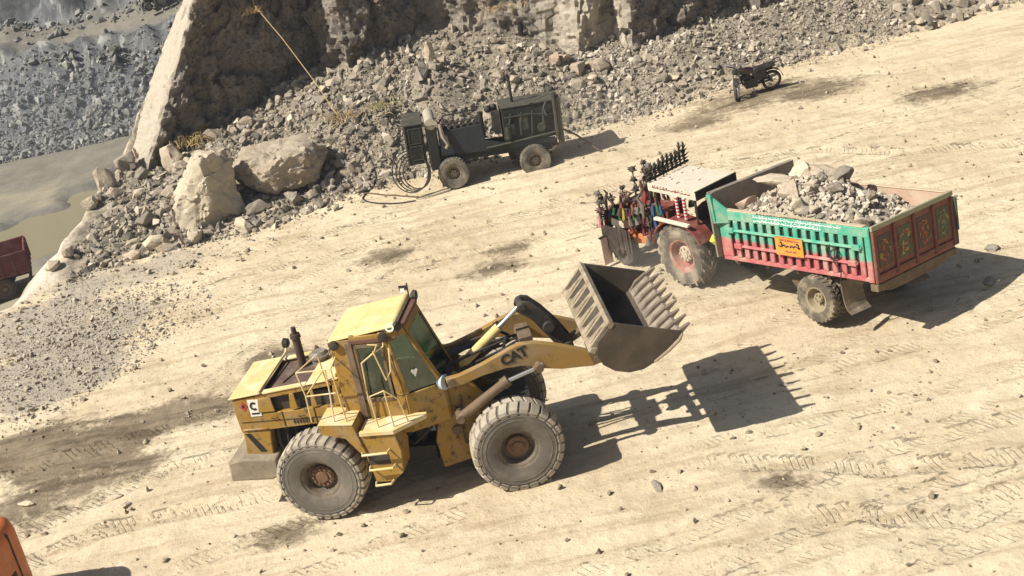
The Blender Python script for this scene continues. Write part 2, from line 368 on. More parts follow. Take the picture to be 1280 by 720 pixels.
pit = sst(.4, -.3, (xf - flank_x(yf)) + .2 * nz) * (yf > 33)
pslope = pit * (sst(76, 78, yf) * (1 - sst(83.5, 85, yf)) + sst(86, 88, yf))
for n_, a_ in (('dark', dark), ('grey', grey), ('trk', tr), ('tu', tu), ('tv', tv), ('scree', tal * (1 - pit)), ('pit', pit), ('rim', rim), ('wet_grey', pit * np.maximum(1 - sst(.3, 2.2, poly_sd(xf, yf, POND) + 1.2 * nz), .75 * sst(68.5, 70.5, yf + 1.5 * nz + .35 * (xf + 22)))), ('pslope', np.clip(pslope, 0, 1))): attr(me, n_, a_)
m, t, b = _bsdf('quarry_earth')
A = lambda n: N(t, 'ShaderNodeAttribute', attribute_name=n).outputs['Fac']
tc = N(t, 'ShaderNodeTexCoord').outputs['Object']
mp = N(t, 'ShaderNodeMapping'); t.links.new(tc, mp.inputs[0]); mp.inputs['Rotation'].default_value = (0, 0, R(-12)); mp.inputs['Scale'].default_value = (.35, 2.2, 1)
n0 = noise(t, tc, .25, 5, .6); n1 = noise(t, tc, 1.4, 7, .65, .3); n2 = noise(t, tc, 7, 7, .7); n3 = noise(t, tc, 34, 5, .75); ns = noise(t, mp.outputs[0], 1.2, 6, .65, .5)
c = mixc(t, ramp(t, n0, .35, .65), (.52, .43, .29), (.62, .53, .375))
c = mixc(t, mul(t, ramp(t, ns, .47, .66), .6), c, (.36, .28, .175))
c = mixc(t, mul(t, ramp(t, n1, .52, .72), .5), c, (.70, .615, .46))
c = mixc(t, mul(t, ramp(t, n2, .53, .68), .45), c, (.31, .24, .155))
c = mixc(t, mul(t, ramp(t, n3, .60, .72), .45), c, (.26, .20, .13))
nb = noise(t, tc, 2.6, 8, .72, .4)
brk = lambda a, lo, hi: ramp(t, mul(t, mul(t, A(a), mul(t, mul(t, n2, 1.3), mul(t, nb, 1.7), 'ADD'), 'ADD'), 1.5, 'SUBTRACT'), lo, hi)
c = mixc(t, mul(t, mul(t, brk('grey', .30, .95), A('grey')), .9), c, (.33, .295, .24))
c = mixc(t, mul(t, mul(t, brk('dark', .08, .85), ramp(t, A('dark'), .02, .32)), .93), c, mixc(t, ramp(t, ns, .40, .62), (.21, .165, .11), (.10, .078, .052)))
c = mixc(t, mul(t, A('trk'), mul(t, ramp(t, n2, .45, .65), .45)), c, (.27, .205, .13))
c = mixc(t, A('scree'), c, mixc(t, ramp(t, n2, .35, .65), (.34, .295, .225), (.17, .145, .11)))
pc = mixc(t, ramp(t, n0, .4, .6), (.25, .225, .175), (.31, .275, .20)); pc = mixc(t, mul(t, ramp(t, ns, .5, .7), .5), pc, (.19, .165, .13))
pc = mixc(t, mul(t, A('wet_grey'), .8), pc, mixc(t, ramp(t, n1, .4, .6), (.17, .165, .145), (.12, .12, .11)))  # damp round the pond; the same grey tones the far floor and bench
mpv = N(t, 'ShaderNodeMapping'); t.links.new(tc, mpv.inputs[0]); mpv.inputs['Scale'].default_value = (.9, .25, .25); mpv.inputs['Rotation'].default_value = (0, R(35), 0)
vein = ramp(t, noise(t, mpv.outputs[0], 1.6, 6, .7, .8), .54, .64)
pc = mixc(t, A('pslope'), pc, mixc(t, mul(t, vein, .7), mixc(t, ramp(t, n1, .35, .65), (.16, .165, .165), (.085, .09, .095)), (.36, .36, .335)))  # far bank: bluish haze tint put into the rock colour
c = mixc(t, A('pit'), c, pc)
c = mixc(t, A('rim'), c, mixc(t, ramp(t, n2, .45, .7), (.60, .53, .42), (.42, .35, .26)))  # rim slope: its sunlit paleness is put into the earth colour
t.links.new(c, b.inputs['Base Color']); b.inputs['Roughness'].default_value = 1; b.inputs['Specular IOR Level'].default_value = .05
av = N(t, 'ShaderNodeMath', operation='ABSOLUTE'); t.links.new(A('tv'), av.inputs[0])
ph = mul(t, mul(t, mul(t, A('tv'), .45), A('tu'), 'ADD'), 2 * math.pi / .125)
sn = N(t, 'ShaderNodeMath', operation='SINE'); t.links.new(ph, sn.inputs[0])
th = mul(t, mul(t, ramp(t, sn.outputs[0], -.2, .5), A('trk')), ramp(t, noise(t, tc, 2.6, 4, .6), .46, .60))
b1 = bump(t, b, th, 1.0, .06); b2 = bump(t, b, n2, .7, .06, b1); bump(t, b, n3, .5, .016, b2)
me.materials.append(m); ground = link('ground', me); tag(ground, None, None, None, 'structure')

# ---- the cliff: a folded sheet of broken rock
def cliff_mesh():
    pts = []
    for a, c in zip(CLIFF[:-1], CLIFF[1:]):
        a, c = np.array(a), np.array(c); L = np.hypot(*(c - a)[:2]); st = .085 if c[0] < 11 else .3; n = max(1, int(L / st))
        for i in range(n):
            q = a + (c - a) * i / n; nn = np.array([(c - a)[1], -(c - a)[0]]) / L; pts.append(list(q) + [nn[0], nn[1], i / n, c[4] if (a[4] > .6 and c[4] > .6) or i / n > .75 else a[4]])
    pts = np.array(pts)
    k = np.ones(5) / 5
    for j in (5, 6): pts[:, j] = np.convolve(np.pad(pts[:, j], 2, 'edge'), k, 'valid')
    nn = pts[:, 5:7] / np.linalg.norm(pts[:, 5:7], axis=1, keepdims=True)
    # pale rock by segment, with the sunlit tone of sunward faces painted in
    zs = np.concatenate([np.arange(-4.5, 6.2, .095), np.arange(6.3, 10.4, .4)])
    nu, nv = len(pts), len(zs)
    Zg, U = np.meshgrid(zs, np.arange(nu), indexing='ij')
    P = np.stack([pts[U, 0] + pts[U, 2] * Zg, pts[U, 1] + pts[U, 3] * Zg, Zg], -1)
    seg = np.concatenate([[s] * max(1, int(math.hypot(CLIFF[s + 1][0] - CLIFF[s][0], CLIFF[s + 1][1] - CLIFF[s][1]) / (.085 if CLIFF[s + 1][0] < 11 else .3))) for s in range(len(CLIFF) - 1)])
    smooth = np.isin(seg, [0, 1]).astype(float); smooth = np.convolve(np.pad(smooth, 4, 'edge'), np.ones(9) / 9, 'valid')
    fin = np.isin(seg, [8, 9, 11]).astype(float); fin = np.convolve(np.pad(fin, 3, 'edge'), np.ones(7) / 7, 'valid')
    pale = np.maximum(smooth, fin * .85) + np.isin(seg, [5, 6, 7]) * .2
    amp = 1 - .80 * smooth - .35 * fin
    d = .50 * blocks3(P * np.array([.9, .9, .6]), 3) + .36 * blocks3(P * np.array([2.4, 2.4, 1.7]), 13) + .17 * blocks3(P * 5.5, 23)
    d = d * .66 + .30 * fbm3(P * .6, 4, 31) + .12 * fbm3(P * 4, 4, 37)
    d = d * amp[U] * (.75 if True else 1)
    P = P + np.stack([nn[U, 0] * d, nn[U, 1] * d, .25 * d], -1)
    # rough crest
    P[-1, :, 1] += .8; P[-1, :, 2] += .5 * fbm2(P[-1, :, 0] * .7, P[-1, :, 1], 3, 5)
    me = bpy.data.meshes.new('quarry_cliff'); fill(me, P.reshape(-1, 3), grid_faces(nv, nu))
    me.polygons.foreach_set('use_smooth', np.ones(len(me.polygons), bool)); me.set_sharp_from_angle(angle=R(22))
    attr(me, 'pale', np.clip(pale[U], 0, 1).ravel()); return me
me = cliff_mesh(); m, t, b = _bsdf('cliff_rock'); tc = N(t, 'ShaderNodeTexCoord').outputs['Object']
n1 = noise(t, tc, .9, 6, .6, .4); n2 = noise(t, tc, 5, 7, .7); n3 = noise(t, tc, 25, 5, .7)
mp = N(t, 'ShaderNodeMapping'); t.links.new(tc, mp.inputs[0]); mp.inputs['Scale'].default_value = (2.5, 2.5, .4); nv = noise(t, mp.outputs[0], 1.5, 5, .6, .3)
c = mixc(t, ramp(t, n1, .38, .62), (.27, .24, .205), (.37, .325, .27)); c = mixc(t, mul(t, ramp(t, n2, .48, .68), .7), c, (.15, .132, .115))
c = mixc(t, mul(t, ramp(t, nv, .55, .7), .5), c, (.27, .19, .125)); c = mixc(t, mul(t, ramp(t, n3, .55, .7), .4), c, (.40, .355, .29)); c = mixc(t, ramp(t, noise(t, tc, 9, 6, .75), .54, .62), c, (.09, .08, .07)); c = mixc(t, mul(t, ramp(t, noise(t, tc, 3.2, 8, .8, .6), .55, .66), .6), c, (.42, .36, .28))
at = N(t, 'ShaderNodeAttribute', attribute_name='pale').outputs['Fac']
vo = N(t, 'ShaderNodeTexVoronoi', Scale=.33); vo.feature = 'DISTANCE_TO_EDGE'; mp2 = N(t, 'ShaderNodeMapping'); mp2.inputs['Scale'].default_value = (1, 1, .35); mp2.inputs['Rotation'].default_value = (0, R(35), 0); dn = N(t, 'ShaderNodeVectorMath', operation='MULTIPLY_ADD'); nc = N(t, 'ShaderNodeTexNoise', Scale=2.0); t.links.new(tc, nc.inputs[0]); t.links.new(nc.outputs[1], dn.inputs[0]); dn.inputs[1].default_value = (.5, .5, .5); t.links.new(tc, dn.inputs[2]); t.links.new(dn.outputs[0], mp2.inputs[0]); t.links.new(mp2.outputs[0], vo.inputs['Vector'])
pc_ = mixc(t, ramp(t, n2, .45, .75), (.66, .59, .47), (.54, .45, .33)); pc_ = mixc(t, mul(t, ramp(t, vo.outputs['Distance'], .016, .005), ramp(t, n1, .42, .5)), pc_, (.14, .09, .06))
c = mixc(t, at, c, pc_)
t.links.new(c, b.inputs['Base Color']); b.inputs['Roughness'].default_value = 1; b.inputs['Specular IOR Level'].default_value = .1
bump(t, b, mul(t, n2, mul(t, n3, .6), 'ADD'), 1.0, .14); me.materials.append(m)
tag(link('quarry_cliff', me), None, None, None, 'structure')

# ---- stones
def ico(sub):
    import bmesh
    bm = bmesh.new(); bmesh.ops.create_icosphere(bm, subdivisions=sub, radius=1)
    v = np.array([x.co[:] for x in bm.verts]); f = np.array([[q.index for q in p.verts] for p in bm.faces]); bm.free()
    return v / np.linalg.norm(v, axis=1, keepdims=True), f
ICO = {k: ico(k) for k in (1, 2, 3, 5)}
def hull(dirs, planes, p=14):
    n = np.array([q[0] for q in planes], float); n /= np.linalg.norm(n, axis=1, keepdims=True); d = np.array([q[1] for q in planes])
    c = np.maximum(dirs @ n.T / d, .72 ** 1); return (c ** p).sum(1) ** (-1 / p)
def rand_stone(sub, seed, p=26):
    g = np.random.default_rng(seed); dirs, f = ICO[sub]; n = g.normal(size=(11, 3))
    v = dirs * hull(dirs, [(a, g.uniform(.62, 1.0)) for a in n], p)[:, None] * g.uniform(.75, 1.2, 3) * np.array([1, 1, .8]); return v, f
def hull_stone(seed, npt):
    import bmesh
    g = np.random.default_rng(seed); p = g.normal(size=(npt, 3)); p /= np.linalg.norm(p, axis=1, keepdims=True); p *= g.uniform(.72, 1.0, (npt, 1)) * np.array([g.uniform(.8, 1.25), g.uniform(.65, 1.0), g.uniform(.5, .9)])
    bm = bmesh.new(); vs = [bm.verts.new(q) for q in p]; r = bmesh.ops.convex_hull(bm, input=vs); bmesh.ops.delete(bm, geom=[e for e in r['geom_interior'] if isinstance(e, bmesh.types.BMVert)], context='VERTS')
    bm.verts.index_update(); bmesh.ops.triangulate(bm, faces=bm.faces); bmesh.ops.recalc_face_normals(bm, faces=bm.faces); v = np.array([x.co[:] for x in bm.verts]); f = np.array([[q.index for q in t.verts] for t in bm.faces]); bm.free(); return v, f
HULLS = [hull_stone(500 + k, 9 + k % 6) for k in range(30)]
VAR = {1: HULLS, 2: HULLS}
def stuff(name, label, cat, px, py, pr, mat, sub, tone, sink=.25, zoff=0):
    n = len(px); pz = ground_z(px, py) + zoff; V = []; F = []; T = []; k = 0
    q = rng.normal(size=(n, 4)); q /= np.linalg.norm(q, axis=1, keepdims=True); w, x, y, z = q.T
    Rm = np.stack([1 - 2 * (y * y + z * z), 2 * (x * y - z * w), 2 * (x * z + y * w), 2 * (x * y + z * w), 1 - 2 * (x * x + z * z), 2 * (y * z - x * w), 2 * (x * z - y * w), 2 * (y * z + x * w), 1 - 2 * (x * x + y * y)], -1).reshape(n, 3, 3)
    for i in range(n):
        v, f = VAR[sub][i % 30]; vv = (v @ Rm[i].T) * pr[i]; vv[:, 0] += px[i]; vv[:, 1] += py[i]; vv[:, 2] += pz[i] + pr[i] * (.5 - sink)
        V.append(vv); F.append(f + k); T.append(np.full(len(v), tone[i])); k += len(v)
    me = bpy.data.meshes.new(name); fill(me, np.concatenate(V), np.concatenate(F)); attr(me, 'tone', np.concatenate(T)); me.materials.append(mat)
    return tag(link(name, me), label, cat, None, 'stuff')
M_rub = rubblemat('scree_stone', [(.13, .12, .10), (.25, .22, .175), (.36, .315, .25), (.54, .48, .39)])
M_grav = rubblemat('floor_gravel', [(.18, .145, .10), (.34, .275, .19), (.46, .39, .28), (.30, .26, .20)])
M_pit = rubblemat('hazed_pit_stone', [(.09, .098, .10), (.15, .16, .155), (.215, .22, .21), (.34, .34, .315)])  # stone colours carry the bluish haze tint of the far pit
def powr(n, r0, r1, e=.55): return np.minimum(r0 * (1 - rng.random(n)) ** (-e), r1)
# scree along the cliff
def scree_pts(n, x0, x1, spread):
    x = rng.uniform(x0, x1, n); f = foot(x); yc = cliff_y(np.maximum(x, -10.8)); t = rng.beta(1.1, 1.15, n); y = f - spread * rng.exponential(.35, n) * (rng.random(n) < .25) + t * (yc - f + .3)
    k = (x - flank_x(y) > .75 + .5 * vnoise2(x * 1.3, y * 1.3, 71)); return x[k], y[k]
x, y = scree_pts(36000, -13, 14, .9)
nn = fbm2(x * .7, y * .7, 3, 80); k = rng.random(len(x)) < .8 + .6 * nn; x, y = x[k], y[k]
r = powr(len(x), .027, .19, .50) * np.interp(x, [-12, -4, 0, 6, 14], [1.2, 1.15, .95, .85, .8])
stuff('scree', 'grey and tan broken stone heaped along the foot of the cliff', 'rubble', x, y, r, M_rub, 2, np.clip(np.interp(x, [-10, -4, 1, 6], [.36, .38, .52, .60]) + .30 * rng.normal(size=len(x)) + .15 * nn[k], 0, 1))
x = rng.uniform(14, 40, 1500); y = foot(x) + rng.uniform(-.3, 3.5, 1500)
stuff('scree', 'far stretch of broken stone along the cliff foot at the right', 'rubble', x, y, powr(1500, .07, .3), M_rub, 1, rng.random(1500))
# grit and pebbles over the floor
x = rng.uniform(-15, 14, 30000); y = rng.uniform(16, 44, 30000); k = (y < foot(x) + .3) & (x > flank_x(y) + .1)
cl = fbm2(x * .45, y * .6, 4, 90); g_ = 1 - sst(-.8, 1.2, np.minimum(poly_sd(x, y, GREY), poly_sd(x, y, GREY2)) + nz.mean()); d_ = 1 - sst(-.6, .8, poly_sd(x, y, DARK))
edge = sst(2.2, 0, foot(x) - y); k &= rng.random(len(x)) < np.clip(.20 + .9 * np.maximum(cl - .15, 0) + .85 * g_ + .35 * d_ + .8 * edge, 0, 1)
x, y, g_ = x[k], y[k], g_[k]
stuff('gravel', 'scattered pebbles and small broken stones on the sandy quarry floor', 'gravel', x, y, powr(len(x), .010, .08, .55) * (1 + .4 * g_), M_grav, 1, np.clip(rng.random(len(x)) * .8 + .2 * g_, 0, 1), .15)
x = rng.normal(-10.4, 2.0, 6500); y = rng.normal(32.6, 2.6, 6500); k = (x > flank_x(y) + .1) & (poly_sd(x, y, GREY) < .6); x, y = x[k], y[k]
stuff('gravel', 'patch of coarse grey gravel at the left of the floor', 'gravel', x, y, powr(len(x), .016, .075, .45), M_rub, 1, np.clip(rng.normal(.72, .16, len(x)), 0, 1), .15)
# pit rubble
x = rng.uniform(-38, -9, 17000); y = 76.2 + 7.8 * rng.beta(1.0, 2.2, 17000)
stuff('pit_rubble', 'grey broken stone covering the shaded bank of the far pit', 'rubble', x, y, powr(len(x), .06, .32, .42), M_pit, 1, np.clip(rng.normal(.55, .28, len(x)), 0, 1))
x = np.concatenate([rng.normal(-27, 2.6, 500), rng.normal(-15, 3, 500)]); y = rng.normal(86.9, .8, 1000)
stuff('pit_rubble', 'heaps of grey stone on the bench above the far pit', 'rubble', x, y, powr(1000, .09, .36, .4), M_pit, 1, np.clip(rng.normal(.6, .25, 1000), 0, 1))
def stone(name, label, cat, x, y, planes=None, size=1.0, rot=0, seed=0, mat=None, sub=5, p=16, dz=0, sc=(1, 1, 1), amp=.05, group=None, z=None):
    g = np.random.default_rng(seed); dirs, f = ICO[sub]
    if planes is None: planes = [(a, g.uniform(.66, .98)) for a in g.normal(size=(12, 3))] + [((0, 0, -1), .6)]
    v = dirs * hull(dirs, planes, p)[:, None]
    v = v * (1 + amp * (fbm3(v * 1.7 + seed, 4, 3)[:, None] * 1.3 + blocks3(v * 2.6 + seed, 5)[:, None] * .6 + .5 * blocks3(v * 7 + seed, 15)[:, None]))
    v = v * size * np.array(sc); me = bpy.data.meshes.new(name); fill(me, v, f)
    me.polygons.foreach_set('use_smooth', np.ones(len(me.polygons), bool)); me.set_sharp_from_angle(angle=R(32)); me.materials.append(mat)
    o = link(name, me); zz = float(ground_z(np.array([x]), np.array([y]))[0]) if z is None else z
    o.location = (x, y, zz + dz); o.rotation_euler = (0, 0, rot); return tag(o, label, cat, group)
def angular(name, label, cat, loc, size, sc, seed, mat, group=None, npt=16, amp=.10):
    """one broken rock: convex hull, chipped and subdivided"""
    import bmesh
    v, f = hull_stone(seed, npt); bm = bmesh.new(); vs = [bm.verts.new(Vector(q / np.array([1, .85, .75])) ) for q in v]; [bm.faces.new([vs[i] for i in t]) for t in f]
    bmesh.ops.dissolve_limit(bm, angle_limit=R(14), verts=bm.verts, edges=bm.edges); bmesh.ops.triangulate(bm, faces=bm.faces); bmesh.ops.bevel(bm, geom=list(bm.edges), offset=.035, segments=1, affect='EDGES', clamp_overlap=True); bmesh.ops.triangulate(bm, faces=bm.faces)
    bmesh.ops.subdivide_edges(bm, edges=[e for e in bm.edges if e.calc_length() > .3], cuts=3, use_grid_fill=True); bmesh.ops.triangulate(bm, faces=bm.faces); bm.normal_update()
    P = np.array([x.co[:] for x in bm.verts]); nn = np.array([x.normal[:] for x in bm.verts]); d = amp * (.5 * blocks3(P * 2.2 + seed, 5) + .35 * fbm3(P * 3 + seed, 3, 7)); P = (P + nn * d[:, None]) * size * np.array(sc)
    for x, q in zip(bm.verts, P): x.co = q
    me = bpy.data.meshes.new(name); bm.to_mesh(me); bm.free(); me.polygons.foreach_set('use_smooth', np.ones(len(me.polygons), bool)); me.set_sharp_from_angle(angle=R(24)); me.materials.append(mat)
    o = link(name, me); o.location = loc; return tag(o, label, cat, group)
M_pale = rockmat('pale_boulder', (.46, .395, .29), (.55, .48, .36), (.36, .29, .20), .8)
M_brown = rockmat('brown_boulder', (.40, .33, .245), (.46, .39, .30), (.27, .215, .16), .8)
M_grey = rockmat('grey_boulder', (.27, .235, .19), (.36, .315, .25), (.19, .165, .135), 1.2)

# ---- muddy pond on the pit floor
_pc = np.array(POND).mean(0); b = MB(); b.add([tuple((np.array(p) - _pc) * 1.12 + _pc) + (-6.13,) for p in POND], [tuple(range(len(POND)))])
m, t, bs_ = _bsdf('muddy_water'); bs_.inputs['Base Color'].default_value = (.235, .205, .13, 1); bs_.inputs['Roughness'].default_value = .12; bs_.inputs['IOR'].default_value = 1.33
bump(t, bs_, noise(t, N(t, 'ShaderNodeTexCoord').outputs['Object'], 3, 3), .15, .02); tag(b.build('water', m, None, 0), None, None, None, 'structure')
# ---- single boulders and stones
M_brown2 = rockmat('round_boulder', (.44, .365, .27), (.50, .43, .33), (.30, .24, .175), .8)
stone('boulder', 'tall pale wedge shaped boulder standing on the floor edge beside the rounder brown boulder', 'boulder', -7.95, 39.75,
      [((-.78, -.18, .60), .60), ((.70, -.66, .12), .62), ((-.30, -.93, .20), .66), ((.75, .1, .7), 1.08), ((1, .2, -.05), .76), ((0, 1, .2), .75), ((-1, -.1, -.15), .90), ((0, 0, -1), .95), ((.45, -.85, -.30), .78), ((.2, -.35, .92), 1.08), ((-.05, .1, 1), .98)],
      1.06, 0, 4, M_pale, 5, 22, .66, (1.06, 1, .98), .12)
stone('boulder', 'broad rounded brown boulder with a flat top to the right of the tall pale boulder', 'boulder', -5.92, 40.75,
      [((0, -.05, 1), .62), ((-.45, -.85, .25), .80), ((.2, -1, -.25), .74), ((1, -.35, .1), 1.05), ((-1, 0, .1), 1.1), ((0, 1, .2), .8), ((0, 0, -1), .7), ((.7, -.2, .75), .98), ((-.5, -.3, .8), .86), ((-.7, -.4, -.5), .95)],
      1.13, R(-4), 9, M_brown2, 5, 18, .34, (1, 1, .74), .12)
M_fin = rockmat('fin_rock', (.55, .47, .34), (.60, .52, .38), (.40, .31, .21), .9)
for a in [('dark cracked boulder lying at the foot of the sunlit slanting rock face', -11.05, 44.2, .52, 21, M_grey, (1.25, .9, .85)),
          ('brown squarish boulder half buried in the scree below the dark cliff corner', -9.45, 43.7, .56, 22, M_brown, (.9, .8, 1.1)),
          ('brown slab leaning on the sunlit rim at the left edge of the floor', -11.5, 42.9, .50, 23, M_brown, (.8, .6, 1.0)),
          ('pale slab lower down the rim at the left edge of the floor', -11.9, 41.9, .42, 24, M_pale, (.7, .7, .8)),
          ('grey angular stone left of the tall pale boulder', -9.9, 39.8, .42, 25, M_grey, (1.2, .9, .8)),
          ('pale angular stone in front of the scree left of the tall boulder', -9.55, 38.6, .44, 26, M_pale, (1.3, .9, .75)),
          ('brown stone on the lower scree near the rim', -10.1, 38.1, .34, 27, M_brown, (1.2, .8, .8)),
          ('upright pale stone just in front of the tall boulder', -8.35, 38.3, .34, 28, M_pale, (.75, .7, 1.15)),
          ('flat pale stone at the floor edge between the two big boulders', -6.95, 38.55, .42, 29, M_pale, (1.35, .8, .6)),
          ('grey stone in the shadow below the rounded boulder', -6.55, 39.35, .36, 30, M_grey, (1.2, .9, .8)),
          ('small dark stone under the right end of the rounded boulder', -5.6, 39.6, .34, 31, M_grey, (1, 1, .9)),
          ('pointed pale rock spike sticking out of the scree behind the compressor', -.95, 43.7, .50, 32, M_fin, (.62, .6, 1.75)),
          ('squat grey rock beside the pale spike', -1.3, 43.1, .42, 33, M_grey, (1, .8, .9)),
          ('pinkish round boulder at the foot of the pale cliff fins', 2.82, 43.85, .30, 34, rockmat('pink_boulder', (.50, .37, .29), (.52, .40, .32), (.40, .29, .22), 1), (1, 1, 1)),
          ('white broken stone on the scree above the compressor mast', 3.78, 43.15, .27, 35, M_fin, (1.2, .9, .9)),
          ('light slab shaped stone on the right hand scree', 6.15, 42.8, .28, 36, M_fin, (1.5, .9, .5)),
          ('brown block against the base of the dark cliff', -8.2, 44.3, .42, 37, M_brown, (1, .8, 1.1)),
          ('pale grey stone low on the far right scree', 14.5, 44.4, .26, 38, M_pale, (1.3, .9, .7)),
          ('tan stone on the scree below the straw heap', -9.1, 42.8, .34, 39, M_brown, (1.1, .9, .8)),
          ('small pale rim stone above the pit at the left', -12.45, 38.5, .34, 40, M_pale, (.7, .9, .8)),
          ('brown rim stone above the red tipper', -12.05, 38.9, .30, 41, M_brown, (.8, .8, 1.2)),
          ('flat white stone at the left edge of the floor near the orange machine', -10.1, 24.95, .17, 42, M_fin, (1.5, .8, .45)),
          ('pale lump on the dark damp soil left of the loader', -8.3, 24.55, .16, 43, M_fin, (1.3, .8, .5)),
          ('small tan stone below the pale lump left of the loader', -8.0, 24.1, .13, 44, M_pale, (1.4, .9, .4)),
          ('small dark stone on the sand in front of the loader front wheel', 1.69, 20.75, .15, 45, M_grey, (1.4, .8, .5)),
          ('grey stone in the trailer shadow behind the tailgate', 9.9, 27.0, .20, 46, M_grey, (1.1, .9, .6)),
          ('second grey stone in the trailer shadow nearer the camera', 9.3, 25.65, .19, 47, M_grey, (1.2, .8, .6)),
          ('brown stone on the open floor right of the trailer', 9.3, 30.6, .16, 48, M_brown, (1.2, .8, .6)),
          ('tan stone lying inside the bucket shadow', 4.5, 23.3, .10, 49, M_brown, (1.6, .8, .5)),
          ('pale yellow offcut of rock under the loader belly behind the rear wheel', -3.35, 21.9, .12, 50, M_fin, (1.8, .8, .4))]:
    lab, bx, by, s, sd, mt, sc = a
    o = angular('boulder' if s > .3 else 'stone', lab, 'boulder' if s > .3 else 'stone', (bx, by, float(ground_z(np.array([bx]), np.array([by]))[0]) + s * sc[2] * (.28 if s < .3 else .40)), s, sc, sd, mt)
    o.rotation_euler = (rnd.uniform(-.15, .15), rnd.uniform(-.15, .15), rnd.uniform(0, 6))
SV = []
for k in range(14):
    o = angular('loose_stone', None, None, (0, 0, 0), 1, (1, 1, 1), 900 + k, (M_grey, M_brown, M_pale)[k % 3]); SV.append(o.data); bpy.data.objects.remove(o)
def loose(n, x0, x1, r0, r1, label, group, ymin=0, ymax=1, yfun=None):
    k = 0
    while k < n:
        x = rnd.uniform(x0, x1); fy = float(foot(x)); yc = float(cliff_y(max(x, -10.8))); y = fy + (yc - fy) * rnd.uniform(ymin, ymax)
        if yfun: y = yfun(x)
        if x < float(flank_x(y)) + .5: continue
        o = link('loose_stone', SV[rnd.randrange(14)]); r = rnd.uniform(r0, r1)
        o.scale = (r * rnd.uniform(.8, 1.3), r * rnd.uniform(.8, 1.1), r * rnd.uniform(.7, 1)); o.rotation_euler = (rnd.uniform(-.4, .4), rnd.uniform(-.4, .4), rnd.uniform(0, 6.28))
        o.location = (x, y, float(ground_z(np.array([x]), np.array([y]))[0]) + r * .25); tag(o, label, 'stone', group); k += 1
loose(46, -11.5, -6.5, .16, .34, 'angular stone in the scree around the two big boulders', 'stones in the scree around the big boulders')
loose(40, -5.5, -.2, .14, .30, 'broken stone in the scree spur behind the compressor', 'stones in the scree behind the compressor', .1)
loose(9, -4.5, 5, .30, .46, 'large angular block sitting in the scree behind the compressor', 'large blocks in the scree behind the compressor', .25)
loose(30, .2, 8, .12, .24, 'broken stone in the scree between the cliff fins and the floor', 'stones in the scree below the cliff fins', .1)
loose(22, 8, 17, .10, .22, 'small stone scattered on the scree at the upper right', 'stones on the upper right scree')

# ---------------------------------------------------------------- shared vehicle materials
M_tyre = paint('dusty_tyre', (.13, .115, .095), .9, 0, (.22, .19, .15), .7, 2.6, (.07, .06, .05), .2, .3)
M_tyre2 = paint('dark_tyre', (.05, .045, .04), .85, 0, (.16, .13, .10), .6, 3, (.03, .03, .03), .2, .3)
M_tread = paint('dusty_tread', (.33, .285, .22), .9, 0, (.46, .41, .32), .9, 2.0, (.05, .045, .04), .2, .3)
M_rimg = paint('dusty_rim', (.13, .105, .075), .7, .2, (.28, .22, .15), .6, 5, (.05, .03, .02), .5)
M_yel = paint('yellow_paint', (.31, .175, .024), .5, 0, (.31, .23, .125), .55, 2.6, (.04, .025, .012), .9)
M_yeld = paint('dusty_lit_yellow', (.62, .47, .20), .6, 0, (.68, .59, .42), .8, 2.5, (.20, .13, .06), .2)  # dust, plus the sunlit paleness of tops and rails put into the colour
M_roof = paint('pale_roof_yellow', (.63, .49, .20), .6, 0, (.67, .56, .34), .6, 2, (.38, .28, .14), .35, .05)  # paler yellow for the cab roof
M_brn = paint('earthy_steel', (.15, .105, .065), .65, .3, (.30, .22, .14), .6, 2.5, (.05, .035, .025), .4)
M_blk = paint('greasy_black', (.025, .023, .021), .55, .2, (.16, .125, .085), .35, 3, (.01, .01, .01), .3)
M_steel = flat('bright_steel', (.55, .55, .53), .3, .9)
M_bkt = paint('bucket_steel', (.075, .06, .047), .55, .35, (.17, .13, .095), .55, 2.2, (.06, .04, .03), .4)
M_bktw = paint('bucket_back_lit', (.26, .21, .14), .65, .15, (.46, .385, .275), .6, 4, (.10, .07, .05), .6)  # paler than the bucket steel: sunlight on the back put into the colour
M_glass = glassmat('cab_glass', (.30, .46, .34), .2)
M_int = flat('cab_interior', (.06, .075, .06), .8)
M_blackp = flat('black_lettering', (.012, .012, .012), .6)
M_white = paint('white_paint', (.78, .76, .70), .5, 0, (.55, .47, .34), .3, 4, (.3, .25, .2), .1)
M_red = paint('red_paint', (.36, .035, .03), .5, 0, DUST, .35, 4)
M_lamp = flat('lamp_glass', (.45, .52, .58), .15)

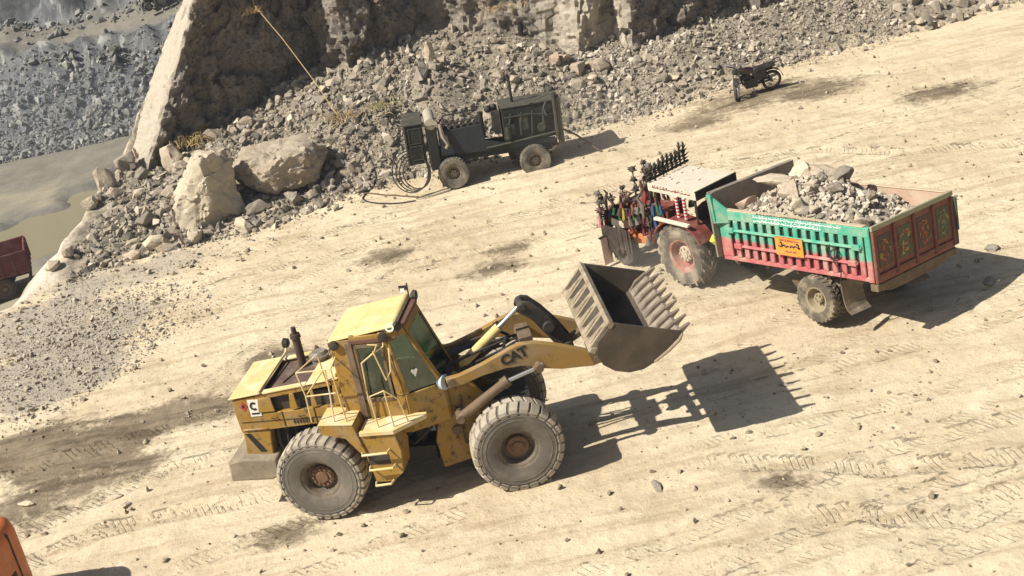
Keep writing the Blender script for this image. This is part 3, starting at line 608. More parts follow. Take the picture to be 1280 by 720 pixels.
def tyre_profile(Rr, Wd, rim):
    h = Wd / 2
    return [(rim, -h * .72), (rim + .03, -h * .86), (rim + (Rr - rim) * .35, -h * .99), (rim + (Rr - rim) * .62, -h), (Rr * .955, -h * .93), (Rr * .99, -h * .72), (Rr, -h * .3), (Rr, h * .3), (Rr * .99, h * .72),
            (Rr * .955, h * .93), (rim + (Rr - rim) * .62, h), (rim + (Rr - rim) * .35, h * .99), (rim + .03, h * .86), (rim, h * .72)]
def wheel_mesh(parent, c, Rr, Wd, rim, lugs, ldepth, lw, skew, mt, mr, side, M=None, name='wheel', hubr=.5, dish=.55, mtread=None, bolts=8, both=False, hubm=None, hubout=.0):
    """side: -1 outer face towards -y.  wheel (rim) > tyre, hub"""
    Rb = Rr - ldepth; c = Vector(c); h = Wd / 2
    w = MB(M); o = side
    w.lathe([(rim + .012, o * h * .80), (rim + .035, o * h * .86), (rim + .035, o * h * .80), (rim * .93, o * h * .72), (rim * .84, o * h * dish), (rim * .80, o * h * (dish - .25)), (rim * .55, o * h * (dish - .3)), (rim * .5, -o * h * .5), (rim, -o * h * .6), (rim + .01, 0)], c, (0, 1, 0), 36, True)
    wh = w.build(name, mr, parent, 30)
    ty = MB(M); ty.lathe(tyre_profile(Rb, Wd, rim), c, (0, 1, 0), 48, True)
    for rr in (.50, .66, .80):                       # raised sidewall rings
        q = rim + (Rb - rim) * rr
        for sd in (-1, 1): ty.lathe([(q, sd * h * .97), (q + .008, sd * h * 1.012), (q + .022, sd * h * 1.012), (q + .03, sd * h * .97)], c, (0, 1, 0), 40, True)
    T = ty.build('tyre', mt, wh, 35)
    lg = MB(M)
    for sd in (-1, 1):
        for i in range(lugs):
            a0 = 2 * math.pi * (i + (.5 if sd > 0 else 0)) / lugs; sec = []
            for s_ in (.02, .35, .7, .95, 1.04):
                rr = Rb * (1 if s_ < .5 else (.995 if s_ < .8 else (.97 if s_ < 1 else .90))); a = a0 + skew * s_; y = sd * h * min(s_, 1.0) * (1 if s_ < 1 else .995)
                hwid = lw / 2 / Rr * (1 if s_ < 1 else .8); ring = []
                for da, dr in ((-hwid, -.03), (-hwid * .8, ldepth * (1 if s_ < 1 else .4)), (hwid * .8, ldepth * (1 if s_ < 1 else .4)), (hwid, -.03)):
                    q = rr + dr; ring.append(c + Vector((q * math.cos(a + da), y, q * math.sin(a + da))))
                sec.append(ring)
            vs = [p for g in sec for p in g]; fs = [(0, 1, 2, 3)] + [tuple(16 + j for j in (3, 2, 1, 0))]
            for q in range(4):
                for j in range(4): fs.append((q * 4 + j, q * 4 + (j + 1) % 4, q * 4 + 4 + (j + 1) % 4, q * 4 + 4 + j))
            lg.add(vs, fs)
    if lugs: lg.build('tread', mtread or mt, wh, 0)
    hb = MB(M); hr = rim * hubr
    hb.lathe([(hr, o * h * (dish - .32)), (hr, o * h * (dish - .12 + hubout)), (hr * .92, o * h * (dish - .05 + hubout)), (hr * .55, o * h * (dish - .03 + hubout)), (hr * .5, o * h * (dish + .06 + hubout)), (hr * .1, o * h * (dish + .08 + hubout))], c, (0, 1, 0), 24)
    for i in range(bolts):
        a = 2 * math.pi * i / bolts; q = c + Vector((hr * .76 * math.cos(a), o * h * (dish - .06 + hubout), hr * .76 * math.sin(a))); hb.cyl(q, q + Vector((0, o * .035, 0)), .022, None, 6)
    hb.build('hub', hubm or mr, wh, 30)
    return wh
# ---------------------------------------------------------------- wheel loader
def mat4(O, M): return Matrix((tuple(M[0]) + (O[0],), tuple(M[1]) + (O[1],), tuple(M[2]) + (O[2],), (0, 0, 0, 1)))
LM = mat4((-2.1108, 22.7628, 0.0), [[0.96775, 0.25169, 0.01073], [-0.25158, 0.96778, -0.01049], [-0.01302, 0.00745, 0.99989]])
L_ = thing('wheel_loader', 'old yellow wheel loader with its toothed bucket raised towards the trailer', 'wheel loader', LM)
FM = rotz(0.25433 + 0.05224)
hw = .66
b = MB(); b.prism([(-3.04, 1.52), (-1.0, 1.62), (-1.0, 1.93), (-3.06, 1.86)], 'y', -hw, hw); b.prism([(-3.06, 2.17), (-3.06, 1.8), (-2.62, 1.82), (-2.62, 2.22)], 'y', -hw - .003, hw + .003)
b.prism([(-2.62, 2.14), (-1.0, 2.33), (-1.0, 2.42), (-2.62, 2.24)], 'y', -hw, -hw + .06); b.prism([(-2.62, 2.14), (-1.0, 2.33), (-1.0, 2.42), (-2.62, 2.24)], 'y', hw - .06, hw)
for sg in (-1, 1):                    # torn strips over the openings in the hood side
    for x0, x1, z0, z1 in ((-2.62, -2.30, 1.9, 2.2), (-2.02, -1.86, 1.93, 2.25), (-1.62, -1.50, 1.93, 2.3), (-1.2, -1.0, 1.93, 2.34)):
        b.prism([(x0, z0), (x1, z0 + .01), (x1 - .03, z1), (x0 + .05, z1 - .02)], 'y', sg * hw - .02, sg * hw + .004)
body = b.build('engine_hood', M_yel, L_, 30, .02)
b = MB(); b.box(-2.6, -1.02, -hw + .08, hw - .08, 1.9, 2.2); b.build('engine_bay', M_blk, body, 0)
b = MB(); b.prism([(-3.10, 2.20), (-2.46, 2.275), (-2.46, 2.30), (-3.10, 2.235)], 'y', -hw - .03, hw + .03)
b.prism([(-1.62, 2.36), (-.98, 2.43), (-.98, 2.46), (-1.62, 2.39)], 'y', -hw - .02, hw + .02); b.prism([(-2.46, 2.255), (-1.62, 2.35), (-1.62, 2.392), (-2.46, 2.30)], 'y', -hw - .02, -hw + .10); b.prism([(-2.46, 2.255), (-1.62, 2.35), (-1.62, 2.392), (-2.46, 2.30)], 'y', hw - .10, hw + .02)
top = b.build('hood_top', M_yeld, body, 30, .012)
b = MB(); b.prism([(-2.46, 2.20), (-1.62, 2.29), (-1.62, 2.31), (-2.46, 2.22)], 'y', -hw + .1, hw - .1); b.tube([(-2.2, -.3, 2.26), (-2.0, .2, 2.285)], .018); b.build('top_grille', paint('rusty_brown', (.09, .055, .04), .8, 0, (.25, .19, .13), .45, 4), body, 0)
b = MB(); b.tube([(-2.50, -hw - .05, 2.32), (-2.44, .70, 2.36), (-2.42, .78, 2.46)], .022); b.build('light_bar', M_yeld, L_)
b = MB(); b.lathe([(.03, -.06), (.085, -.03), (.095, .05), (.07, .07)], (-2.42, .80, 2.50), (-1, 0, .1), 14); b.build('work_lamp', M_blk, L_)
# logo plates on the hood corner: white square with black C, red diamond
b = MB(); b.box(-2.77, -2.57, -hw - .012, -hw - .004, 1.84, 2.17); pl = b.build('logo_plate', M_white, body, 0)
def ring_c(cx, cz, r, th, y, M=None):
    q = MB(M); P = []
    for i in range(13): a = R(50 + 260 * i / 12); P.append((cx + r * math.cos(a), cz + r * 1.1 * math.sin(a), r, a))
    for p, n in zip(P[:-1], P[1:]):
        k = 1 - th / r; q.loft([(p[0], y, p[1]), (n[0], y, n[1]), (cx + (n[0] - cx) * k, y, cz + (n[1] - cz) * k), (cx + (p[0] - cx) * k, y, cz + (p[1] - cz) * k)],
                               [(p[0], y + .006, p[1]), (n[0], y + .006, n[1]), (cx + (n[0] - cx) * k, y + .006, cz + (n[1] - cz) * k), (cx + (p[0] - cx) * k, y + .006, cz + (p[1] - cz) * k)])
    return q
q = ring_c(-2.67, 2.045, .075, .035, -hw - .019); q.box(-2.745, -2.595, -hw - .016, -hw - .013, 1.88, 1.915); q.build('logo_letter', M_blackp, pl, 0)
b = MB(); b.prism([(-2.87, 2.15), (-2.79, 2.05), (-2.87, 1.95), (-2.95, 2.05)], 'y', -hw - .010, -hw - .004); pr_ = b.build('emblem', M_red, body, 0)
b = MB(); b.prism([(-2.87, 2.09), (-2.84, 2.05), (-2.87, 2.01), (-2.90, 2.05)], 'y', -hw - .014, -hw - .0105); b.build('emblem_mark', M_blackp, pr_, 0)
# rear end, counterweight
b = MB(); b.prism([(-3.02, 1.53), (-3.06, 1.08), (-2.56, 1.04), (-2.50, 1.54)], 'y', -hw, hw); b.prism([(-3.0, 1.56), (-2.52, 1.56), (-2.52, 1.60), (-3.0, 1.60)], 'y', -hw - .03, hw + .03); rr = b.build('rear_panel', M_yel, L_, 30, .02)
b = MB(); b.prism([(-2.98, 1.50), (-2.88, 1.50), (-2.66, 1.12), (-2.78, 1.12)], 'y', -hw - .008, -hw - .002); b.build('warning_stripe', M_blackp, rr, 0)
b = MB(); b.prism([(-3.40, .66), (-2.62, .64), (-2.46, .72), (-2.46, 1.05), (-3.08, 1.10), (-3.38, 1.04)], 'y', -.86, .86); b.build('counterweight', paint('worn_counterweight', (.22, .18, .125), .7, 0, (.36, .30, .21), .6, 3, (.08, .065, .05), .5), L_, 30, .035, 2)
b = MB(); b.box(-2.5, -1.2, -.46, .46, .85, 1.56)
for i in range(7): b.tube([(-2.4 + .17 * i, -.52, 1.5), (-2.42 + .17 * i, -.56, 1.25), (-2.38 + .17 * i, -.52, .95)], .03)
b.cyl((-2.2, -.6, 1.2), (-1.7, -.6, 1.2), .1); b.cyl((-1.55, -.58, 1.05), (-1.55, -.58, 1.4), .09); b.build('engine', M_blk, L_)
b = MB(); b.box(-1.25, -.30, -.42, .42, .5, 1.45); b.box(-.35, .28, -.26, .26, .45, .75); b.box(-.35, .28, -.26, .26, 1.15, 1.4); b.cyl((0, 0, .4), (0, 0, 1.5), .12); b.cyl((-1.57, -.95, .8), (-1.57, .95, .8), .19); b.cyl((-.3, -.15, .72), (.4, -.15, .72), .05); b.tube([(-.5, -.35, 1.3), (-.1, -.42, 1.1), (.3, -.35, 1.35)], .03); b.tube([(-.5, -.4, 1.15), (0, -.48, .95), (.35, -.38, 1.2)], .025); b.build('chassis', M_blk, L_)
# fenders and steps
for sg in (-1, 1):
    y0, y1 = (-1.26, -.60) if sg < 0 else (.60, 1.26)
    b = MB(); b.prism([(-1.34, 1.87), (-.74, 1.83), (-.60, 1.24), (-.70, 1.24), (-.92, 1.58), (-1.34, 1.70)], 'y', y0, y1); f = b.build('fender', M_yel, L_, 30, .012)
    b = MB(); b.box(-1.345, -.735, y0 - .004, y1 + .004, 1.875, 1.884, Matrix.Translation((0, 0, -.04)) if False else None); 
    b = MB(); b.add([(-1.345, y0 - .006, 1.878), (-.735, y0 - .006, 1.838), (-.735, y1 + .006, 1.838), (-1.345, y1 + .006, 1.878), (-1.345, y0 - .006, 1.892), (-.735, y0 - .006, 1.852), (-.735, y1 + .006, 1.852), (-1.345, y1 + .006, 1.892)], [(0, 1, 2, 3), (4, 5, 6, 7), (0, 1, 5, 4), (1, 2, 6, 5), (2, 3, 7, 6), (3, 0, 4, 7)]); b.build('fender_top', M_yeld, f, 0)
    ya, yb = sorted((sg * 1.26, sg * .72))
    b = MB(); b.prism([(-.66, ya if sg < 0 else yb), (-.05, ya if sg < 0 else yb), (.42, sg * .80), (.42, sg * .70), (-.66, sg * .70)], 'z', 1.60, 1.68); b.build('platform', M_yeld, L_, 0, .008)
    b = MB(); b.prism([(-.70, 1.595), (-.06, 1.595), (.0, 1.25), (-.06, .82), (-.28, .66), (-.58, .66)], 'y', *sorted((sg * 1.22, sg * .74))); st = b.build('step_box', M_yel, L_, 30, .015)
    for z, x0, x1 in ((1.28, -.69, -.22), (.98, -.62, -.18), (.67, -.58, -.28)):
        y = sg * 1.22; b = MB(); b.tube([(x0, y, z), (x0 + .02, y + sg * .12, z), (x1, y + sg * .12, z + .02), (x1 + .02, y, z + .02)], .022); b.build('step_rung', M_yeld, st)
    b = MB(); b.box(-.62, -.24, sg * 1.22 - .004 if sg < 0 else sg * 1.22 - .0, sg * 1.22 + .004, 1.02, 1.22); b.build('step_recess', M_blk, st, 0)
for sg in (-1, 1):
    y = sg * (hw + .006)
    for x0, x1, z0, z1 in ((-2.2, -2.185, 1.6, 1.9), (-1.6, -1.585, 1.62, 1.92), (-2.98, -1.02, 1.725, 1.735)): b = MB(); b.box(x0, x1, y - .004, y + .004, z0, z1); b.build('panel_seam', M_blk, body, 0)
    for x in (-2.4, -1.9, -1.3): b = MB(); b.tube([(x, y, 1.78), (x, y + sg * .03, 1.79), (x + .1, y + sg * .03, 1.79), (x + .1, y, 1.78)], .010, 5); b.build('panel_handle', M_blk, body, 0)
    b = MB()
    for i in range(7): b.box(-2.02 + .055 * i, -1.99 + .055 * i, y - .003, y + .006, 1.64, 1.71)
    b.build('louvres', M_blk, body, 0)
# exhaust, precleaner
b = MB(); b.cyl((-1.97, .24, 2.2), (-1.97, .24, 2.86), .075); b.cyl((-1.97, .24, 2.86), (-1.97, .24, 2.93), .10, .09); b.cyl((-1.97, .24, 2.93), (-1.97, .24, 3.06), .05, .045); b.build('exhaust', paint('rusty_pipe', (.07, .045, .035), .8, .2, (.2, .13, .08), .4, 5), L_)
b = MB(); b.cyl((-1.62, .24, 2.2), (-1.62, .24, 2.46), .15); b.cyl((-1.62, .24, 2.46), (-1.62, .24, 2.50), .19); b.cyl((-1.62, .24, 2.50), (-1.62, .24, 2.56), .16, .12); b.build('precleaner', paint('grey_canister', (.20, .18, .15), .6, .2, (.4, .33, .24), .5, 5), L_)
# guard rails
b = MB(); rr = .014
b.tube([(-1.48, -1.15, 1.9), (-1.46, -1.15, 2.42), (-1.52, -1.15, 2.86)], rr); b.tube([(-1.08, -1.15, 1.86), (-1.02, -1.15, 2.44), (-1.0, -1.15, 2.88)], rr)
b.tube([(-1.52, -1.15, 2.86), (-.9, -1.15, 2.88), (-.86, -1.15, 1.86)], rr); b.tube([(-1.46, -1.15, 2.40), (-.92, -1.15, 2.42)], rr); b.tube([(-1.52, -1.15, 2.86), (-1.25, -.72, 2.96), (-1.22, -.7, 2.4)], rr); b.tube([(-1.46, -1.15, 2.40), (-1.25, -.72, 2.62)], rr); b.tube([(-.9, -1.15, 2.88), (-.92, -.76, 2.9)], rr)
b.build('guard_rail', M_yeld, L_)
# cab
def slab(b, p0, p1, z0, z1, t=.04, q0=None, q1=None):      # wall panel between two plan segments (bottom p, top q)
    n = Vector((p1[1] - p0[1], p0[0] - p1[0], 0)).normalized() * t / 2; q0, q1 = q0 or p0, q1 or p1
    P0, P1, Q0, Q1 = (Vector((*p, z)) for p, z in ((p0, z0), (p1, z0), (q0, z1), (q1, z1)))
    b.loft([P0 + n, P1 + n, P1 - n, P0 - n], [Q0 + n, Q1 + n, Q1 - n, Q0 - n]); return b
PL = [(-.62, -.74), (.12, -.74), (.72, -.40), (.72, .34), (.12, .62), (-.62, .62)]
PT = [(-.62, -.72), (.0, -.71), (.27, -.52), (.27, .40), (.0, .52), (-.62, .52)]
ZB, ZT = 2.06, 3.26
def wl(i, s0, s1, z):                       # point on wall i at fraction s, height z (walls lean in towards the roof)
    k = (z - ZB) / (ZT - ZB); f = lambda s: tuple((PL[i][j] + (PL[i + 1][j] - PL[i][j]) * s) * (1 - k) + (PT[i][j] + (PT[i + 1][j] - PT[i][j]) * s) * k for j in (0, 1)); return f(s0), f(s1)
def wall_(b, i, s0, s1, z0, z1, t):
    p0, p1 = wl(i, s0, s1, z0); q0, q1 = wl(i, s0, s1, z1); return slab(b, p0, p1, z0, z1, t, q0, q1)
b = MB()
for a, c_ in zip(PL[:-1], PL[1:]): slab(b, a, c_, 1.35, 2.06, .05)
b.prism(PL, 'z', 1.32, 1.38); slab(b, (-.62, -.74), (-.62, .74), 1.38, 2.3, .05)
for i, s0, s1 in ((0, 0, .16), (0, .82, 1), (1, 0, .12), (1, .90, 1), (2, 0, .06), (2, .94, 1), (3, 0, .10), (3, .88, 1), (4, 0, .18), (4, .84, 1)): wall_(b, i, s0, s1, ZB, ZT, .06)
for i in range(5): wall_(b, i, 0, 1, 3.10, 3.24, .065)
cab = b.build('cab', M_yel, L_, 30, .012)
for y0, y1 in ((-.78, -.50), (.34, .60)):
    b = MB(); b.box(-.98, -.60, y0, y1, 1.55, 3.18)
    for i in range(6): b.box(-1.03, -.975, y0 + .02, y1 - .02, 1.9 + .2 * i, 1.98 + .2 * i)
    b.build('cab_pillar', M_yel, cab, 30, .025)
b = MB(); b.box(-.70, -.58, -.802, -.783, 1.6, 3.15); b.build('pillar_grab_rail', M_brn, cab, 30, .01)
b = MB(); b.add([(-1.02, -.76, 3.16), (.25, -.74, 3.33), (.22, .50, 3.33), (-1.02, .54, 3.16), (-.98, -.70, 3.22), (.19, -.67, 3.41), (.16, .44, 3.41), (-.98, .48, 3.22)], [(3, 2, 1, 0), (4, 5, 6, 7), (0, 1, 5, 4), (1, 2, 6, 5), (2, 3, 7, 6), (3, 0, 4, 7)])
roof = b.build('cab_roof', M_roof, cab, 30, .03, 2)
b = MB(); b.prism([(.19, -.64), (.34, -.52), (.33, .40), (.18, .50)], 'z', 3.24, 3.31); b.box(-1.0, .2, -.772, -.757, 3.10, 3.175); b.build('roof_visor', paint('dark_red_brown', (.12, .05, .035), .6, 0, (.2, .12, .08), .4, 4), cab, 0, .01)
for c_, a_ in (((.24, -.70, 3.34), (.9, -.4, 0)), ((.28, .44, 3.36), (.9, 0, 0)), ((-.88, -.80, 3.14), (0, -1, 0)), ((.0, -.80, 3.22), (.2, -1, 0))):
    b = MB(); b.lathe([(.04, -.05), (.075, -.02), (.085, .05), (.06, .06)], c_, a_, 12); b.build('cab_lamp', M_blk, cab)
b = MB(); b.lathe([(.045, 0), (.075, .01), (.075, .03), (.045, .03)], (.16, -.80, 3.37), (.1, -1, .2), 14, True); b.build('mirror_ring', M_white, cab)
b = MB(); b.tube([(.18, .47, 3.3), (.19, .48, 3.58)], .014); b.tube([(.28, .47, 3.2), (.33, .42, 3.36), (.28, .47, 3.44)], .02); b.box(.03, .19, .475, .485, 3.45, 3.54); b.build('roof_marker', M_blk, cab)
b = MB(); b.box(.05, .13, .465, .472, 3.42, 3.49); b.build('marker_flag', M_white, cab, 0)
b = MB(); b.prism([(-1.0, 2.44), (-.66, 2.1), (-.66, 1.5), (-1.0, 1.5)], 'y', -.5, .5); b.build('bulkhead', M_blk, cab, 0)
b = MB()
for i, s0, s1 in ((0, .16, .82), (1, .12, .90), (2, .06, .94), (3, .10, .88), (4, .18, .84)): wall_(b, i, s0, s1, ZB + .03, 3.11, .012)
slab(b, (-.62, -.5), (-.62, .5), 2.3, 3.12, .012)
b.build('windows', M_glass, cab, 0)
b = MB(); b.box(-.40, .05, -.25, .25, 1.75, 1.9); b.box(-.48, -.36, -.25, .25, 1.9, 2.55); b.box(.30, .52, -.3, .3, 1.5, 2.2); b.tube([(.34, 0, 2.2), (.20, 0, 2.35)], .03); b.lathe([(.17, 0), (.19, .012), (.21, 0), (.19, -.012)], (.16, 0, 2.37), (-.6, 0, 1), 18, True); b.build('seat', M_int, cab)
b = MB(); b.prism([(.40, 2.62), (.46, 2.52), (.52, 2.62), (.50, 2.66), (.46, 2.63), (.42, 2.66)], 'y', -.002, .002, )
hb = MB(Matrix.Translation((.10, -.72, .0)) @ rotz(math.atan2(.295, .54)) @ Matrix.Translation((-.20, -.02, -.22))); hb.prism([(.40, 2.66), (.46, 2.54), (.52, 2.66), (.50, 2.70), (.46, 2.67), (.42, 2.70)], 'y', -.006, -.002); hb.build('window_sticker', M_white, cab, 0)
b = MB(); b.tube([(-.52, -.80, 1.7), (-.50, -.84, 2.1), (-.46, -.84, 2.78), (-.20, -.86, 2.96), (-.02, -.84, 3.05), (.0, -.8, 3.15)], rr); b.tube([(-.20, -.86, 2.96), (-.10, -.90, 3.12), (-.26, -.9, 3.14)], rr); b.tube([(.06, -.80, 3.0), (.04, -.92, 2.62), (-.08, -.9, 2.45), (-.2, -.88, 3.0)], rr)
b.tube([(-.34, -1.12, 1.68), (-.36, -1.12, 2.28), (-.08, -1.14, 2.38), (.12, -1.1, 2.18), (.16, -1.0, 1.68)], rr); b.tube([(-.08, -1.14, 2.38), (-.06, -1.14, 1.68)], rr); b.build('handrails', M_yeld, L_)
b = MB(); b.box(-.585, -.06, -.782, -.769, 2.0, 2.05); b.box(-.585, -.06, -.782, -.769, 3.03, 3.09); b.box(-.585, -.53, -.782, -.769, 2.0, 3.09); b.box(-.1, -.05, -.782, -.769, 2.0, 3.09); b.build('door_frame', M_brn, cab, 0)
# ---- front frame (articulated)
def F(): return MB(FM)
plate = [(.80, 2.14), (1.06, 1.86), (1.30, 1.45), (1.9, 1.2), (1.9, .62), (.80, .42), (.26, .36), (.22, .91), (.42, 1.55), (.58, 2.10)]
b = F()
for y0, y1 in ((-.50, -.42), (.42, .50)): b.prism(plate, 'y', y0, y1)
b.prism([(.24, .45), (.3, 1.2), (.42, 1.5), (.50, 1.5), (.40, .45)], 'y', -.42, .42); ff = b.build('front_frame', M_yel, L_, 30, .015)
b = F(); b.box(.6, 2.0, -.41, .41, .45, 1.3); b.cyl((1.57, -.95, .8), (1.57, .95, .8), .2); b.box(1.3, 1.85, -.8, .8, .6, 1.02); b.cyl((.7, -.62, 2.03), (.7, .62, 2.03), .11)
for i in range(5): b.tube([(.5 + .12 * i, -.3 + .1 * i, 1.3), (.55 + .12 * i, -.28 + .1 * i, 1.9), (.9 + .1 * i, -.2 + .1 * i, 2.0), (1.5, -.2 + .1 * i, 1.6)], .025)
b.build('axle_housing', M_blk, L_)
b = F(); b.lathe([(.05, -.08), (.13, -.04), (.14, .06), (.11, .07)], (.56, -.56, 2.04), (.8, -.6, .1), 16); b.build('headlight', M_lamp, L_)
b = F(); b.lathe([(.05, -.08), (.13, -.04), (.14, .06), (.11, .07)], (.56, .56, 2.04), (.8, .6, .1), 16); b.build('headlight', M_lamp, L_)
arm = [(.62, 2.14), (.85, 2.15), (1.25, 2.25), (1.61, 2.37), (1.80, 2.44), (1.98, 2.475), (2.22, 2.45), (2.57, 2.32), (2.9, 2.17), (3.2, 2.02), (3.36, 1.90), (3.33, 1.80), (3.15, 1.76), (2.89, 1.80), (2.60, 1.84), (2.32, 1.92), (1.98, 2.06), (1.66, 2.09), (1.25, 2.05), (.88, 1.97), (.64, 1.96)]
M_arm = paint('arm_paint', (.30, .175, .035), .5, 0, (.27, .205, .13), .7, 1.2, (.06, .04, .02), .6)
for y0, y1 in ((-.70, -.58), (.58, .70)):
    b = F(); b.prism(arm, 'y', y0, y1); o = b.build('lift_arm', M_arm, L_, 30, .012)
    if y0 < 0:
        armo = o
        fc = bpy.data.curves.new('lettering', 'FONT'); fc.body = 'CAT'; fc.size = .25; fc.offset = .012; fc.space_character = .95; fc.extrude = .004
        to = bpy.data.objects.new('tmp', fc); COL.objects.link(to); bpy.context.view_layer.update()
        tm = bpy.data.meshes.new_from_object(to.evaluated_get(bpy.context.evaluated_depsgraph_get())); bpy.data.objects.remove(to); tm.materials.append(M_blackp)
        tm.transform(FM @ Matrix.Translation((1.63, -.706, 2.15)) @ Matrix.Rotation(R(-14), 4, 'Y') @ Matrix.Rotation(R(90), 4, 'X'))
        tm.name = 'lettering'; link('lettering', tm, armo)
b = F(); b.cyl((2.12, -.58, 2.15), (2.12, .58, 2.15), .13); b.box(2.0, 2.24, -.3, .3, 2.05, 2.4); b.build('cross_tube', M_brn, L_, 30, .01)
for x, z in ((3.24, 1.88), (.70, 2.06)): b = F(); b.cyl((x, -.74, z), (x, .74, z), .07); b.build('arm_pin', M_brn, L_)
lev = [(2.05, 2.84), (2.10, 2.96), (2.20, 3.0), (2.32, 2.96), (2.52, 2.74), (2.74, 2.42), (2.92, 2.08), (2.94, 1.94), (2.82, 1.90), (2.66, 2.0), (2.52, 2.24), (2.30, 2.62)]
b = F(); b.prism(lev, 'y', -.17, -.10); b.prism(lev, 'y', .10, .17); b.cyl((2.16, -.2, 2.90), (2.16, .2, 2.90), .07); b.cyl((2.56, -.24, 2.44), (2.56, .24, 2.44), .11); b.cyl((2.84, -.2, 2.0), (2.84, .2, 2.0), .07); b.build('tilt_lever', M_blk, L_, 30, .015)
b = F(); b.prism([(2.80, 1.93), (2.84, 2.06), (3.28, 2.28), (3.34, 2.18)], 'y', -.08, .08); b.build('bucket_link', M_brn, L_, 30, .01)
b = F(); b.cyl((1.02, 0, 2.06), (1.72, 0, 2.56), .085); b.cyl((1.0, -.08, 2.05), (1.0, .08, 2.05), .1); cy = b.build('tilt_cylinder', paint('pale_yellow_cyl', (.62, .47, .17), .5, 0, (.6, .5, .3), .4, 4), L_)
b = F(); b.cyl((1.72, 0, 2.56), (2.16, 0, 2.88), .045); b.build('piston_rod', M_steel, cy)
b = F(); b.tube([(1.66, .12, 2.6), (1.68, .1, 2.46), (1.86, .14, 2.3), (1.78, -.12, 2.36), (1.72, -.1, 2.2)], .03); b.tube([(1.0, .2, 2.3), (1.4, .22, 2.35), (1.72, .14, 2.6)], .025); b.build('hydraulic_hose', M_blk, L_)
for sg in (-1, 1):
    y = sg * .80
    b = F(); b.cyl((.72, y, 1.42), (1.62, y, 1.90), .085); cy = b.build('lift_cylinder', M_brn, L_)
    b = F(); b.cyl((1.62, y, 1.90), (2.22, y, 2.03), .04); b.build('piston_rod', M_steel, cy)
    b = F(); b.cyl((2.22, y - .09, 2.03), (2.22, y + .09, 2.03), .07); b.cyl((2.12, y, 2.01), (2.3, y, 2.05), .06); b.build('rod_eye', M_brn, cy)
    b = F(); b.cyl((1.55, y, 1.86), (1.66, y, 1.92), .105); b.build('gland', M_brn, cy)
    b = F(); b.cyl((.72, y - .1, 1.42), (.72, sg * .5, 1.42), .07); b.build('cylinder_pin', M_brn, cy)
b = F()
for k, (y, z) in enumerate(((-.34, 2.0), (.30, 2.05), (-.2, 2.12), (.2, 1.95))): b.tube([(.45, y * .6, 1.7), (.62, y, z), (1.1, y * .9, z + .12), (1.7, y * .5, z + .2), (2.05, y * .3, 2.3)], .024)
b.build('hydraulic_lines', M_blk, L_)
b = F(); b.box(.35, .75, -.36, .36, 1.55, 2.0); b.prism([(.5, 1.98), (1.25, 2.22), (1.25, 2.26), (.5, 2.05)], 'y', .2, .5); b.build('valve_block', M_blk, L_, 0, .02)
for sg in (-1, 1):
    b = F()
    for x, z in ((.45, .6), (.6, .9), (.5, 1.3), (.75, 1.85), (.95, 1.6), (.85, .6), (1.1, .75)): b.cyl((x, sg * .50, z), (x, sg * .525, z), .03, None, 6)
    b.cyl((.62, sg * .5, 1.05), (.62, sg * .54, 1.05), .09); b.tube([(.8, sg * .53, 1.7), (.7, sg * .55, 1.2), (.72, sg * .55, .8), (.9, sg * .53, .6)], .018); b.build('bolts', M_brn, ff, 0)
# ---- bucket
BW = 1.33
outer = [(3.48, 2.80), (3.22, 2.52), (3.16, 2.30), (3.24, 2.08), (3.42, 1.92), (3.66, 1.84), (3.90, 1.84), (4.12, 1.93), (4.60, 2.25)]
inner = [(3.51, 2.77), (3.28, 2.51), (3.22, 2.30), (3.29, 2.12), (3.45, 1.97), (3.67, 1.89), (3.89, 1.89), (4.10, 1.98), (4.61, 2.30)]
b = F(); n = len(outer)
for i in range(n - 1): b.prism([outer[i], outer[i + 1], inner[i + 1], inner[i]], 'y', -BW, BW)
bk = b.build('bucket', M_bkt, L_, 30)
side = [(3.52, 2.80), (3.22, 2.52), (3.16, 2.30), (3.24, 2.08), (3.42, 1.92), (3.66, 1.83), (3.90, 1.83), (4.12, 1.92), (4.60, 2.24), (4.66, 2.31), (4.60, 2.38)]
for y0 in (-BW - .04, BW - .002): b = F(); b.prism(side, 'y', y0, y0 + .042); b.build('side_plate', M_bkt, bk, 0, .006)
b = F()
b.prism([(3.46, 2.84), (3.40, 2.78), (3.47, 2.70), (3.54, 2.78)], 'y', -BW - .05, BW + .05); b.prism([(3.10, 2.42), (3.04, 2.36), (3.14, 2.30), (3.20, 2.40)], 'y', -BW - .02, BW + .02)
for i in range(7):
    y = -BW + .06 + i * (2 * BW - .12) / 6; b.prism([(3.44, 2.80), (3.06, 2.40), (3.16, 2.34), (3.26, 2.50), (3.50, 2.74)], 'y', y - .035, y + .035)
    if i < 6: y2 = y + .22; b.add([(3.42, y, 2.78), (3.40, y + .10, 2.76), (3.10, y + .10, 2.42), (3.08, y + .28, 2.40), (3.42, y - .0, 2.74), (3.40, y + .10, 2.72), (3.12, y + .10, 2.40), (3.10, y + .28, 2.36)], [(0, 1, 2, 3), (4, 5, 6, 7), (0, 1, 5, 4), (1, 2, 6, 5), (2, 3, 7, 6), (3, 0, 4, 7)])
b.build('spill_guard', M_bktw, bk, 0, .006)
b = F(); d_ = Vector((.83, 0, .557))
b.prism([(4.28, 2.03), (4.64, 2.27), (4.66, 2.31), (4.60, 2.33), (4.26, 2.09)], 'y', -BW - .01, BW + .01); b.build('cutting_edge', paint('scoured_steel', (.36, .31, .25), .45, .5, (.45, .37, .27), .5, 4), bk, 0, .004)
M_tooth = paint('tooth_steel', (.20, .16, .12), .5, .4, (.30, .23, .16), .4, 6)
